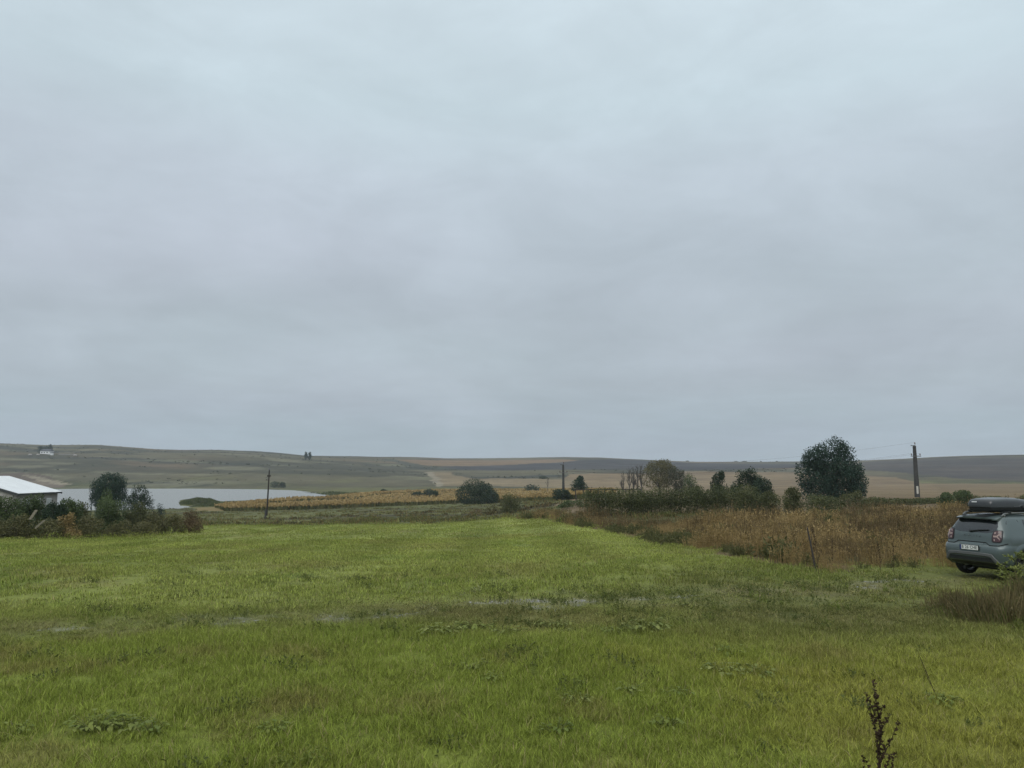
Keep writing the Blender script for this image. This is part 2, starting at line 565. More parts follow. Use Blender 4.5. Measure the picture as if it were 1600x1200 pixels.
# ------------------------------------------------------------------ materials
def new_mat(name):
    m = bpy.data.materials.new(name)
    m.use_nodes = True
    nt = m.node_tree
    b = nt.nodes['Principled BSDF']
    return m, nt, b


def ground_material():
    m, nt, b = new_mat('land')
    N, L = nt.nodes.new, nt.links.new
    at_ = N('ShaderNodeAttribute'); at_.attribute_name = 'Col'
    geo = N('ShaderNodeNewGeometry')
    n1 = N('ShaderNodeTexNoise'); n1.inputs['Scale'].default_value = 9; n1.inputs['Detail'].default_value = 6; n1.inputs['Roughness'].default_value = .7
    n2 = N('ShaderNodeTexNoise'); n2.inputs['Scale'].default_value = .9; n2.inputs['Detail'].default_value = 5
    n3 = N('ShaderNodeTexNoise'); n3.inputs['Scale'].default_value = .06; n3.inputs['Detail'].default_value = 6; n3.inputs['Roughness'].default_value = .65
    for n in (n1, n2, n3): L(geo.outputs['Position'], n.inputs['Vector'])

    def mr(s, a, c, d, e):
        q = N('ShaderNodeMapRange')
        for i, v in zip((1, 2, 3, 4), (a, c, d, e)): q.inputs[i].default_value = v
        L(s, q.inputs[0]); return q.outputs[0]

    def mul(a, c):
        q = N('ShaderNodeMath'); q.operation = 'MULTIPLY'; L(a, q.inputs[0]); L(c, q.inputs[1]); return q.outputs[0]
    k = mul(mul(mr(n1.outputs[0], .3, .7, .66, 1.34), mr(n2.outputs[0], .3, .7, .82, 1.18)), mr(n3.outputs[0], .3, .7, .74, 1.26))
    s = N('ShaderNodeVectorMath'); s.operation = 'SCALE'
    L(at_.outputs['Color'], s.inputs[0]); L(k, s.inputs['Scale'])
    L(s.outputs[0], b.inputs['Base Color'])
    b.inputs['Roughness'].default_value = .9
    b.inputs['Specular IOR Level'].default_value = .15
    bp = N('ShaderNodeBump'); bp.inputs['Strength'].default_value = .6; bp.inputs['Distance'].default_value = .05
    L(n1.outputs[0], bp.inputs['Height']); L(bp.outputs[0], b.inputs['Normal'])
    return m


def leaf_material(name, cols, transl=.22, rough=.6, noise=.5):
    """cols: three linear colours picked per leaf"""
    m, nt, b = new_mat(name)
    N, L = nt.nodes.new, nt.links.new
    geo = N('ShaderNodeNewGeometry')
    ramp = N('ShaderNodeValToRGB')
    cr = ramp.color_ramp
    while len(cr.elements) < len(cols): cr.elements.new(.5)
    for i, (e, c) in enumerate(zip(cr.elements, cols)):
        e.position = i / (len(cols) - 1); e.color = (*c, 1)
    n = N('ShaderNodeTexNoise'); n.inputs['Scale'].default_value = noise; n.inputs['Detail'].default_value = 3
    L(geo.outputs['Position'], n.inputs['Vector'])
    a = N('ShaderNodeMath'); a.operation = 'MULTIPLY_ADD'; a.inputs[1].default_value = .55
    L(geo.outputs['Random Per Island'], a.inputs[0])
    q = N('ShaderNodeMapRange')
    for i, v in zip((1, 2, 3, 4), (.35, .65, 0, .45)): q.inputs[i].default_value = v
    L(n.outputs[0], q.inputs[0]); L(q.outputs[0], a.inputs[2])
    L(a.outputs[0], ramp.inputs[0])
    L(ramp.outputs[0], b.inputs['Base Color'])
    b.inputs['Roughness'].default_value = rough
    b.inputs['Specular IOR Level'].default_value = .25
    if transl > 0:
        t = N('ShaderNodeBsdfTranslucent'); L(ramp.outputs[0], t.inputs['Color'])
        mx = N('ShaderNodeMixShader'); mx.inputs[0].default_value = transl
        L(b.outputs[0], mx.inputs[1]); L(t.outputs[0], mx.inputs[2])
        L(mx.outputs[0], nt.nodes['Material Output'].inputs['Surface'])
    return m


def blade_material(name, gain=1.0, straw=.08, strawcol=(.30, .25, .11), var=.5):
    """grass whose colour comes from the ground cover under each tuft"""
    m, nt, b = new_mat(name)
    N, L = nt.nodes.new, nt.links.new
    at_ = N('ShaderNodeAttribute'); at_.attribute_type = 'INSTANCER'; at_.attribute_name = 'tint'
    geo = N('ShaderNodeNewGeometry')
    q = N('ShaderNodeMapRange')
    for i, v in zip((1, 2, 3, 4), (0, 1, gain * (1 - var), gain * (1 + var))): q.inputs[i].default_value = v
    L(geo.outputs['Random Per Island'], q.inputs[0])
    s = N('ShaderNodeVectorMath'); s.operation = 'SCALE'
    L(at_.outputs['Color'], s.inputs[0]); L(q.outputs[0], s.inputs['Scale'])
    wn = N('ShaderNodeTexWhiteNoise'); wn.noise_dimensions = '1D'
    k = N('ShaderNodeMath'); k.operation = 'MULTIPLY'; k.inputs[1].default_value = 371.7
    L(geo.outputs['Random Per Island'], k.inputs[0]); L(k.outputs[0], wn.inputs['W'])
    lt = N('ShaderNodeMath'); lt.operation = 'LESS_THAN'; lt.inputs[1].default_value = straw
    L(wn.outputs['Value'], lt.inputs[0])
    mx = N('ShaderNodeMix'); mx.data_type = 'RGBA'
    L(lt.outputs[0], mx.inputs[0]); L(s.outputs[0], mx.inputs[6]); mx.inputs[7].default_value = (*strawcol, 1)
    L(mx.outputs[2], b.inputs['Base Color'])
    b.inputs['Roughness'].default_value = .75
    b.inputs['Specular IOR Level'].default_value = .1
    t = N('ShaderNodeBsdfTranslucent'); L(mx.outputs[2], t.inputs['Color'])
    ms = N('ShaderNodeMixShader'); ms.inputs[0].default_value = .3
    L(b.outputs[0], ms.inputs[1]); L(t.outputs[0], ms.inputs[2])
    L(ms.outputs[0], nt.nodes['Material Output'].inputs['Surface'])
    return m


def plain(name, c, rough=.6, metal=0.0, var=.15, scale=6.0, coat=0.0, bump=0.0, spec=.4):
    m, nt, b = new_mat(name)
    N, L = nt.nodes.new, nt.links.new
    tc = N('ShaderNodeTexCoord')
    n = N('ShaderNodeTexNoise'); n.inputs['Scale'].default_value = scale; n.inputs['Detail'].default_value = 5
    L(tc.outputs['Object'], n.inputs['Vector'])
    q = N('ShaderNodeMapRange')
    for i, v in zip((1, 2, 3, 4), (.3, .7, 1 - var, 1 + var)): q.inputs[i].default_value = v
    L(n.outputs[0], q.inputs[0])
    s = N('ShaderNodeVectorMath'); s.operation = 'SCALE'; s.inputs[0].default_value = c
    L(q.outputs[0], s.inputs['Scale']); L(s.outputs[0], b.inputs['Base Color'])
    b.inputs['Roughness'].default_value = rough
    b.inputs['Metallic'].default_value = metal
    b.inputs['Coat Weight'].default_value = coat
    b.inputs['Coat Roughness'].default_value = .08
    b.inputs['Specular IOR Level'].default_value = spec
    if bump:
        bp = N('ShaderNodeBump'); bp.inputs['Strength'].default_value = bump; bp.inputs['Distance'].default_value = .02
        L(n.outputs[0], bp.inputs['Height']); L(bp.outputs[0], b.inputs['Normal'])
    return m


def water_material():
    m, nt, b = new_mat('lake_water')
    N, L = nt.nodes.new, nt.links.new
    geo = N('ShaderNodeNewGeometry')
    b.inputs['Base Color'].default_value = (.24, .25, .245, 1)
    b.inputs['Roughness'].default_value = .32
    b.inputs['IOR'].default_value = 1.33
    n = N('ShaderNodeTexNoise'); n.inputs['Scale'].default_value = 1.6; n.inputs['Detail'].default_value = 4
    mp = N('ShaderNodeMapping'); mp.inputs['Scale'].default_value = (.6, 1.6, 1)
    L(geo.outputs['Position'], mp.inputs[0]); L(mp.outputs[0], n.inputs['Vector'])
    bp = N('ShaderNodeBump'); bp.inputs['Strength'].default_value = 1.0; bp.inputs['Distance'].default_value = .5
    L(n.outputs[0], bp.inputs['Height']); L(bp.outputs[0], b.inputs['Normal'])
    return m


M = {}
M['land'] = ground_material()
M['water'] = water_material()
M['bark'] = plain('bark', (.055, .045, .035), .9, scale=9, var=.4, bump=.5)
M['barkgrey'] = plain('grey_bark', (.085, .08, .072), .9, scale=9, var=.4, bump=.5)
M['twig'] = plain('twig', (.075, .058, .042), .9, var=.3)
M['twigred'] = plain('red_twig', (.085, .045, .032), .9, var=.3)
M['dark_leaf'] = leaf_material('dark_leaf', [(.016, .032, .018), (.026, .048, .026), (.042, .068, .034)])
M['blue_leaf'] = leaf_material('blue_green_leaf', [(.016, .040, .028), (.028, .058, .040), (.046, .080, .052)])
M['mid_leaf'] = leaf_material('mid_leaf', [(.040, .062, .024), (.070, .100, .038), (.108, .142, .056)])
M['olive_leaf'] = leaf_material('olive_leaf', [(.046, .055, .021), (.083, .092, .036), (.128, .130, .054)])
M['grey_leaf'] = leaf_material('grey_leaf', [(.05, .058, .036), (.078, .082, .05), (.11, .11, .07)])
M['yellow_leaf'] = leaf_material('yellowing_leaf', [(.07, .072, .034), (.12, .112, .05), (.17, .15, .068)])
M['brown_leaf'] = leaf_material('brown_leaf', [(.052, .053, .021), (.096, .094, .037), (.155, .145, .062)], .12)
M['red_leaf'] = leaf_material('reddish_leaf', [(.065, .044, .024), (.115, .078, .042), (.165, .12, .062)], .12)
M['weed_leaf'] = leaf_material('weed_leaf', [(.10, .145, .024), (.165, .205, .04), (.24, .27, .07)], .3, .6, 3)
M['low_leaf'] = leaf_material('low_leaf', [(.06, .08, .02), (.10, .125, .03), (.15, .165, .05)], .25, .6, 2)
M['sage_leaf'] = leaf_material('sage_leaf', [(.11, .145, .032), (.18, .21, .052), (.26, .28, .088)], .25, .65, 3)
M['straw'] = leaf_material('dry_straw', [(.15, .110, .043), (.285, .205, .085), (.42, .32, .15)], .15, .7, .35)
M['weed_olive'] = leaf_material('weed_olive', [(.065, .075, .026), (.105, .11, .04), (.15, .14, .06)], .2, .7, .6)
M['rust'] = leaf_material('rusty_seed', [(.075, .055, .027), (.135, .098, .046), (.20, .15, .075)], .08, .8, .6)
M['blade'] = blade_material('grass_blade', 1.5, .09, (.34, .30, .13), .62)
M['blade_far'] = blade_material('mown_grass', 1.25, .05, var=.35)
M['dryblade'] = blade_material('dry_grass_blade', 1.5, .25, (.24, .17, .075), .5)
M['corn'] = leaf_material('ripe_maize', [(.22, .15, .058), (.33, .235, .095), (.43, .325, .145)], .15, .7, .06)
M['cornlow'] = leaf_material('green_maize', [(.05, .058, .02), (.085, .088, .032), (.13, .12, .05)], .15, .7, .1)
M['reed'] = leaf_material('reed', [(.045, .062, .025), (.075, .095, .04), (.12, .125, .055)], .15, .7, .2)
M['concrete'] = plain('concrete', (.15, .145, .135), .9, var=.3, scale=3, bump=.4)
M['pole_dark'] = plain('weathered_concrete', (.055, .055, .053), .9, var=.3, scale=4)
M['whitewash'] = plain('whitewash', (.55, .53, .47), .85, var=.2, scale=8)
M['wood_dark'] = plain('tarred_wood', (.035, .03, .026), .9, var=.4, scale=8)
M['wood_old'] = plain('old_timber', (.048, .042, .036), .9, var=.35, scale=8)
M['wood_pale'] = plain('bleached_board', (.19, .17, .125), .85, var=.25, scale=8)
M['steel'] = plain('galvanised_steel', (.16, .16, .165), .5, .6)
M['porcelain'] = plain('porcelain', (.10, .06, .04), .25)
M['roof'] = plain('roof_sheet', (.62, .65, .66), .5, var=.06, scale=.6)
M['fascia'] = plain('fascia', (.045, .05, .05), .7)
M['render'] = plain('rendered_wall', (.33, .31, .29), .9, var=.15, scale=1.5)
M['render_pale'] = plain('pale_gable', (.48, .45, .42), .9, var=.15, scale=1.5)
M['white'] = plain('white_paint', (.72, .73, .73), .6, var=.08)
M['darkglass'] = plain('dark_pane', (.02, .022, .024), .12, var=.1)
M['milky'] = plain('milky_pane', (.50, .52, .52), .3)
M['tile'] = plain('roof_tile', (.06, .065, .075), .8, var=.2)

# ------------------------------------------------------------------ the land: one sheet, cut into its pieces
def build_land():
    fine = np.radians(np.arange(-41, 41.01, 0.125))
    coarse = np.radians(np.concatenate([np.arange(-180, -41, 5.0), [-180 + 360]]))
    ang = np.concatenate([np.radians(np.arange(-178, -44, 6.0)), fine, np.radians(np.arange(46, 179, 6.0))])
    rad = [0.4]
    while rad[-1] < 5000:
        r = rad[-1]
        k = .05 if r < 4 else (.014 if r < 30 else (.011 if r < 120 else (.010 if r < 1000 else (.010 if r < 2000 else .06))))
        rad.append(r * (1 + k))
    rad = np.array(rad)
    A, Rr = np.meshgrid(ang, rad)
    X = (Rr * np.sin(A)).ravel(); Y = (Rr * np.cos(A)).ravel()
    Z = terr(X, Y)
    rgb, kind, _, _ = ground_cover(X, Y)
    na, nr = len(ang), len(rad)
    idx = np.arange(na * nr).reshape(nr, na)
    a = idx[:-1, :]; b = np.roll(idx, -1, 1)[:-1, :]; c = np.roll(idx, -1, 1)[1:, :]; d = idx[1:, :]
    quads = np.stack([a, d, c, b], -1).reshape(-1, 4)
    # majority-free label: the near-left corner decides
    fk = kind[quads[:, 0]]
    info = {0: ('meadow', 'bright green mown meadow stretching away from the camera', 'meadow'),
            1: ('dirt_track', 'muddy stony wheel track crossing the grass toward the car', 'track'),
            2: ('rough_grassland', 'rough patchy olive grassland sloping down beyond the mown meadow', 'grassland'),
            3: ('hillside', 'dull grey green hills rising along the horizon', 'hill'),
            4: ('ploughed_field', 'dark bare ploughed fields on the far slopes', 'field'),
            5: ('stubble_field', 'tan stubble fields on the far slopes', 'field')}
    V = np.stack([X, Y, Z], 1)
    for k, (nm, lb, ct) in info.items():
        q = quads[fk == k]
        if not len(q): continue
        used, inv = np.unique(q, return_inverse=True)
        mb = MB(); mb.arr(V[used], inv.reshape(-1, 4))
        o = mb.build(nm, M['land'], smooth=True)
        ca = o.data.color_attributes.new('Col', 'FLOAT_COLOR', 'POINT')
        ca.data.foreach_set('color', np.concatenate([rgb[used], np.ones((len(used), 1))], 1).ravel())
        tag(o, lb, ct, kind='structure')
    # little cap under the camera
    mb = MB()
    n = 24
    mb.add([(.41 * math.cos(2 * math.pi * i / n), .41 * math.sin(2 * math.pi * i / n), float(tz(0, .41)) - .004) for i in range(n)], [tuple(range(n))])
    o = mb.build('ground', M['land']); tag(o, 'small patch of grass under the viewer', 'ground', kind='structure')
    ca = o.data.color_attributes.new('Col', 'FLOAT_COLOR', 'POINT')
    ca.data.foreach_set('color', np.tile([.1, .13, .03, 1], (n, 1)).ravel())


build_land()
mb = MB()
x0, y0 = _lb.min(0) - 6; x1, y1 = _lb.max(0) + 6
mb.add([(x0, y0, LAKE_Z), (x1, y0, LAKE_Z), (x1, y1, LAKE_Z), (x0, y1, LAKE_Z)], [(0, 1, 2, 3)])
tag(mb.build('lake', M['water']), 'pale grey lake below the hills', 'lake', kind='structure')

# haze
mb = MB()
mb.box((0, 0, 45), (11000, 11000, 120))
hz = mb.build('haze', None)
hz.data.materials.clear()
hm = bpy.data.materials.new('air'); hm.use_nodes = True
hm.node_tree.nodes.clear()
_o = hm.node_tree.nodes.new('ShaderNodeOutputMaterial')
_v = hm.node_tree.nodes.new('ShaderNodeVolumePrincipled')
_v.inputs['Color'].default_value = (.80, .88, .95, 1)
_v.inputs['Density'].default_value = .00017
_v.inputs['Anisotropy'].default_value = 0.0
hm.node_tree.links.new(_v.outputs[0], _o.inputs['Volume'])
hz.data.materials.append(hm)
tag(hz, 'thin grey haze over the valley', 'haze', kind='stuff')

# ------------------------------------------------------------------ plants: leaf clouds, stems
rng = np.random.default_rng(7)


def unit(v):
    return v / (np.linalg.norm(v, axis=-1, keepdims=True) + 1e-9)


def leaf_quads(P, D, Nn, size, asp=.55, fold=.12):
    D = unit(D); S = unit(np.cross(D, Nn)); Nu = unit(np.cross(S, D))
    s = size[:, None]
    v = np.stack([P, P + D * .45 * s + S * asp * .5 * s - Nu * fold * s, P + D * s, P + D * .45 * s - S * asp * .5 * s - Nu * fold * s], 1)
    V = v.reshape(-1, 3)
    Fq = np.arange(len(V)).reshape(-1, 4)
    return V, Fq


def crown_leaves(rg, lobes, n, size, gap=.42, freq=1.0, shell=.62, droop=.0, asp=.6, zmin=.05):
    """leaves through the outer part of overlapping lobes, thinned by noise so that gaps stay"""
    L = np.array(lobes, float)
    w = (L[:, 3] * L[:, 4] * L[:, 5]) ** .667
    k = rg.choice(len(L), n * 2, p=w / w.sum())
    d = unit(rg.normal(size=(n * 2, 3)))
    rr = shell + (1 - shell) * rg.random(n * 2) ** .6
    rr *= 1 + .18 * (rg.random(n * 2) ** 3)
    P = L[k, :3] + d * rr[:, None] * L[k, 3:6]
    nz = vnoise(P[:, 0] * freq + P[:, 2] * .7 * freq, P[:, 1] * freq - P[:, 2] * .9 * freq, int(rg.integers(1000)))
    keep = (nz > gap * rg.random(n * 2) * 1.6) & (P[:, 2] > zmin)
    P = P[keep][:n]; d = d[keep][:n]
    m = len(P)
    D = unit(d * .5 + rg.normal(size=(m, 3)) * .8 + np.array([0, 0, .15 - droop]))
    Nn = unit(d + np.array([0, 0, .5]) + rg.normal(size=(m, 3)) * .55)
    s = size * (.6 + .8 * rg.random(m))
    return leaf_quads(P, D, Nn, s, asp)


def stems_to(mb, rg, lobes, r0, base=(0, 0, 0), split=.35, n=5, spread=.0):
    """tapered trunk that splits into limbs reaching the lobes"""
    lobes = list(lobes)
    zt = max(l[2] for l in lobes)
    cx = sum(l[0] for l in lobes) / len(lobes) * .3; cy = sum(l[1] for l in lobes) / len(lobes) * .3
    fork = Vector((cx, cy, zt * split))
    b = Vector(base)
    mb.tube([b, b.lerp(fork, .5) + Vector((rg.normal() * r0 * .4, rg.normal() * r0 * .4, 0)), fork], [r0 * 1.25, r0, r0 * .85], 7)
    for l in lobes:
        e = Vector(l[:3])
        mid = fork.lerp(e, .5) + Vector((rg.normal(), rg.normal(), rg.normal())) * (e - fork).length * .08
        mb.tube([fork - Vector((0, 0, r0)), mid, e], [r0 * .6, r0 * .35, r0 * .12], 5)
        for q in range(2):
            e2 = e + Vector((rg.normal() * l[3], rg.normal() * l[4], abs(rg.normal()) * l[5])) * .55
            mb.tube([mid, mid.lerp(e, .6), e2], [r0 * .25, r0 * .16, r0 * .05], 4)


def scaled(lobes, W, H, Dp=None):
    """lobes given in a unit box (x,y in -.5..+.5, z in 0..1) scaled to metres"""
    Dp = Dp or W
    return [(l[0] * W, l[1] * Dp, l[2] * H, l[3] * W, l[3] * Dp if len(l) < 6 else l[4] * Dp, (l[4] if len(l) < 6 else l[5]) * H) for l in lobes]


ROUND = [(0, 0, .45, .42, .42), (-.22, .05, .38, .28, .34), (.24, -.05, .36, .27, .34), (0, -.15, .66, .30, .28), (-.12, .1, .70, .26, .26), (.15, .1, .62, .27, .26), (.05, 0, .20, .42, .22)]
UPRIGHT = [(0, 0, .35, .40, .30), (-.12, 0, .55, .30, .28), (.15, .05, .50, .30, .26), (0, 0, .75, .26, .22), (.05, .05, .88, .14, .12)]
RAGGED = [(-.3, 0, .35, .22, .30), (0, .1, .5, .26, .36), (.28, 0, .42, .22, .34), (-.12, -.1, .68, .2, .24), (.14, 0, .78, .16, .2), (.4, 0, .2, .16, .2), (-.4, 0, .22, .14, .2)]


def woody(name, label, cat, px, ytop, d, wpx, mat, n, leaf, form=ROUND, ybase=None, group=None, bark='bark', trunk=.03, gap=.42, shell=.6,
          depth=None, clear=0.0, droop=0.0, asp=.6, multi=1, seed=None, sink=.05, yb=None, tufts=12):
    """a tree or bush standing on the ground at depth d under pixel column px"""
    rg = np.random.default_rng(int(px * 7 + d * 3 + ytop) if seed is None else seed)
    if yb: d = px2g(px, yb)[1]
    p = at(px, ytop, d)
    zg = tz(p.x, p.y)
    H = p.z - zg; W = wpx * d / F
    root = empty(name, (p.x, p.y, zg - sink), 0, label, cat, group)
    H = max(H, 1.6 * d / F) + sink
    ls = scaled(form, W, H * (1 - clear), depth)
    if clear: ls = [(l[0], l[1], l[2] + H * clear, l[3], l[4], l[5]) for l in ls]
    ls = [(l[0] + rg.normal() * W * .03, l[1] + rg.normal() * W * .03, l[2], l[3] * rg.uniform(.88, 1.08), l[4] * rg.uniform(.88, 1.08), l[5] * rg.uniform(.92, 1.04)) for l in ls]
    big = list(ls)
    for q in range(tufts):
        l = big[rg.integers(0, len(big))]; dv = unit(rg.normal(size=3) + np.array([0, -.2, .35]))
        k = rg.uniform(.07, .15)
        ls.append((l[0] + dv[0] * l[3] * .86, l[1] + dv[1] * l[4] * .86, min(max(l[2] + dv[2] * l[5] * .86, k * H), H * .87), W * k, W * k, H * k * 1.1))
    mb = MB()
    if multi == 1:
        stems_to(mb, rg, big, trunk * H, split=.32)
    else:
        for i in range(multi):
            l = big[i % len(big)]
            b = Vector((l[0] * .4 + rg.normal() * .1, l[1] * .4, 0)); e = Vector((l[0], l[1], min(l[2] + l[5] * .6, H * .95)))
            mid = b.lerp(e, .5) + Vector((rg.normal(), rg.normal(), 0)) * H * .04
            mb.tube([b, mid, e], [trunk * H, trunk * H * .6, trunk * H * .2], 5)
    tr = mb.build('stems' if multi > 1 else 'trunk', M[bark], root)
    if multi > 1: tr['kind'] = 'stuff'
    V, Q = crown_leaves(rg, ls, n, leaf, gap, 3.2 / max(H, .5), shell, droop, asp)
    mb = MB(); mb.arr(V, Q)
    mb.build('crown', M[mat], root)
    return root, H, W


def bare_tree(name, label, cat, px, ytop, d, wpx, group=None, bark='barkgrey', nb=14, seed=1, up=.75, tw=3):
    rg = np.random.default_rng(seed)
    p = at(px, ytop, d); zg = tz(p.x, p.y); H = p.z - zg; W = wpx * d / F
    root = empty(name, (p.x, p.y, zg - .05), 0, label, cat, group)
    mb = MB(); mb.tube([(0, 0, 0), (rg.normal() * .02 * H, 0, H * .5), (rg.normal() * .03 * H, 0, H)], [.022 * H, .014 * H, .004 * H], 6)
    mb.build('trunk', M[bark], root)
    mb = MB()
    for i in range(nb):
        z = H * rg.uniform(.2, .9); t = rg.uniform(0, 6.28)
        ln = (1 - z / H) * .5 * H * .6 + W * .3
        d1 = Vector((math.cos(t) * (1 - up), math.sin(t) * (1 - up), up)).normalized()
        e = Vector((0, 0, z)) + d1 * ln
        e.z = min(e.z, H)
        sx = W * .5 / max(abs(e.x), 1e-3)
        if sx < 1: e.x *= sx
        mb.tube([(0, 0, z), Vector((0, 0, z)).lerp(e, .55) + Vector((0, 0, -.03 * H)), e], [.008 * H, .005 * H, .002 * H], 4)
        for q in range(tw):
            e2 = e + Vector((rg.normal() * .05, rg.normal() * .05, rg.uniform(-.02, .1))) * H
            mb.tube([Vector((0, 0, z)).lerp(e, rg.uniform(.4, .8)), e2], [.004 * H, .0015 * H], 3)
    mb.build('branches', M[bark], root)
    return root


# ------------------------------------------------------------------ scattered ground plants (stuff)
def gn_scatter(name, P, rot, scl, idx, tint, variants, label, cat):
    """one object: plants placed on points by geometry nodes, variants kept out of the scene"""
    me = bpy.data.meshes.new(name)
    me.vertices.add(len(P)); me.vertices.foreach_set('co', np.asarray(P, float).ravel())
    for nm, ty, dat, key in (('rot', 'FLOAT_VECTOR', rot, 'vector'), ('scl', 'FLOAT_VECTOR', scl, 'vector'), ('idx', 'INT', idx, 'value')):
        a = me.attributes.new(nm, ty, 'POINT'); a.data.foreach_set(key, np.asarray(dat).ravel())
    a = me.attributes.new('tint', 'FLOAT_COLOR', 'POINT')
    a.data.foreach_set('color', np.concatenate([tint, np.ones((len(P), 1))], 1).ravel())
    o = bpy.data.objects.new(name, me); col.objects.link(o)
    c = bpy.data.collections.new(name + '_kinds')
    for i, v in enumerate(variants):
        vo = bpy.data.objects.new('%s_tuft_%02d' % (name, i), v); c.objects.link(vo)
    ng = bpy.data.node_groups.new(name, 'GeometryNodeTree')
    ng.interface.new_socket('Geometry', in_out='INPUT', socket_type='NodeSocketGeometry')
    ng.interface.new_socket('Geometry', in_out='OUTPUT', socket_type='NodeSocketGeometry')
    N, L = ng.nodes.new, ng.links.new
    gi, go = N('NodeGroupInput'), N('NodeGroupOutput')
    mp = N('GeometryNodeMeshToPoints'); L(gi.outputs[0], mp.inputs['Mesh'])
    ip = N('GeometryNodeInstanceOnPoints'); L(mp.outputs[0], ip.inputs['Points'])
    ci = N('GeometryNodeCollectionInfo'); ci.inputs['Collection'].default_value = c
    ci.inputs['Separate Children'].default_value = True; ci.inputs['Reset Children'].default_value = True
    L(ci.outputs[0], ip.inputs['Instance'])
    ip.inputs['Pick Instance'].default_value = True

    def attr(nm, ty):
        q = N('GeometryNodeInputNamedAttribute'); q.data_type = ty; q.inputs['Name'].default_value = nm; return q.outputs['Attribute']
    L(attr('idx', 'INT'), ip.inputs['Instance Index'])
    er = N('FunctionNodeEulerToRotation'); L(attr('rot', 'FLOAT_VECTOR'), er.inputs[0]); L(er.outputs[0], ip.inputs['Rotation'])
    L(attr('scl', 'FLOAT_VECTOR'), ip.inputs['Scale'])
    L(ip.outputs[0], go.inputs[0])
    md = o.modifiers.new('scatter', 'NODES'); md.node_group = ng
    return tag(o, label, cat, kind='stuff')


def tuft(nb, radius, h0, h1, width, mat, seed, lean=.5, clump=0.0):
    """patch of grass blades, each a bent two-piece strip"""
    rg = np.random.default_rng(seed)
    r = radius * np.sqrt(rg.random(nb)); t = rg.random(nb) * 6.283
    B = np.stack([r * np.cos(t), r * np.sin(t), np.full(nb, -.02)], 1)
    if clump > 0:
        k = max(3, nb // 14)
        cc = B[:k]
        B = cc[rg.integers(0, k, nb)] + rg.normal(size=(nb, 3)) * np.array([clump, clump, 0])
    h = h0 + (h1 - h0) * rg.random(nb) ** 1.5
    a = rg.random(nb) * 6.283; ln = rg.random(nb) * lean
    dirv = np.stack([np.cos(a) * ln, np.sin(a) * ln, np.ones(nb)], 1)
    s = np.stack([np.sin(a + rg.normal(size=nb) * .8), -np.cos(a), np.zeros(nb)], 1); s = unit(s)
    w = (width * (.6 + .8 * rg.random(nb)))[:, None]
    hh = h[:, None]
    m = B + dirv * hh * .55
    tip = B + dirv * hh * np.array([1.55, 1.55, 1.0]) * (1 - .12 * ln[:, None])
    v = np.stack([B - s * w * .5, B + s * w * .5, m - s * w * .42, m + s * w * .42, tip], 1).reshape(-1, 3)
    b = np.arange(nb)[:, None] * 5
    q = np.concatenate([b + 0, b + 1, b + 3, b + 2], 1)
    tr = np.concatenate([b + 2, b + 3, b + 4], 1)
    mb = MB(); mb.arr(v, q); mb.arr(np.zeros((0, 3)), tr - 0)
    me = bpy.data.meshes.new('tuft')
    loops = np.concatenate([q.ravel(), tr.ravel()]).astype(np.int32)
    tot = np.concatenate([np.full(nb, 4), np.full(nb, 3)]).astype(np.int32)
    me.vertices.add(len(v)); me.vertices.foreach_set('co', v.ravel())
    me.loops.add(len(loops)); me.loops.foreach_set('vertex_index', loops)
    me.polygons.add(len(tot)); me.polygons.foreach_set('loop_start', np.concatenate([[0], np.cumsum(tot)[:-1]]).astype(np.int32))
    me.polygons.foreach_set('loop_total', tot); me.update(calc_edges=True)
    me.materials.append(M[mat])
    return me


def sector_points(rg, n, d0, d1, half=36.5, power=1.0):
    """even spread over the part of the ground in and just outside the frame"""
    u = rg.random(n)
    r = np.sqrt(d0 ** 2 + (d1 ** 2 - d0 ** 2) * u) if power == 1.0 else d0 * (d1 / d0) ** u
    a = np.radians((rg.random(n) * 2 - 1) * half)
    return r * np.tan(a), r


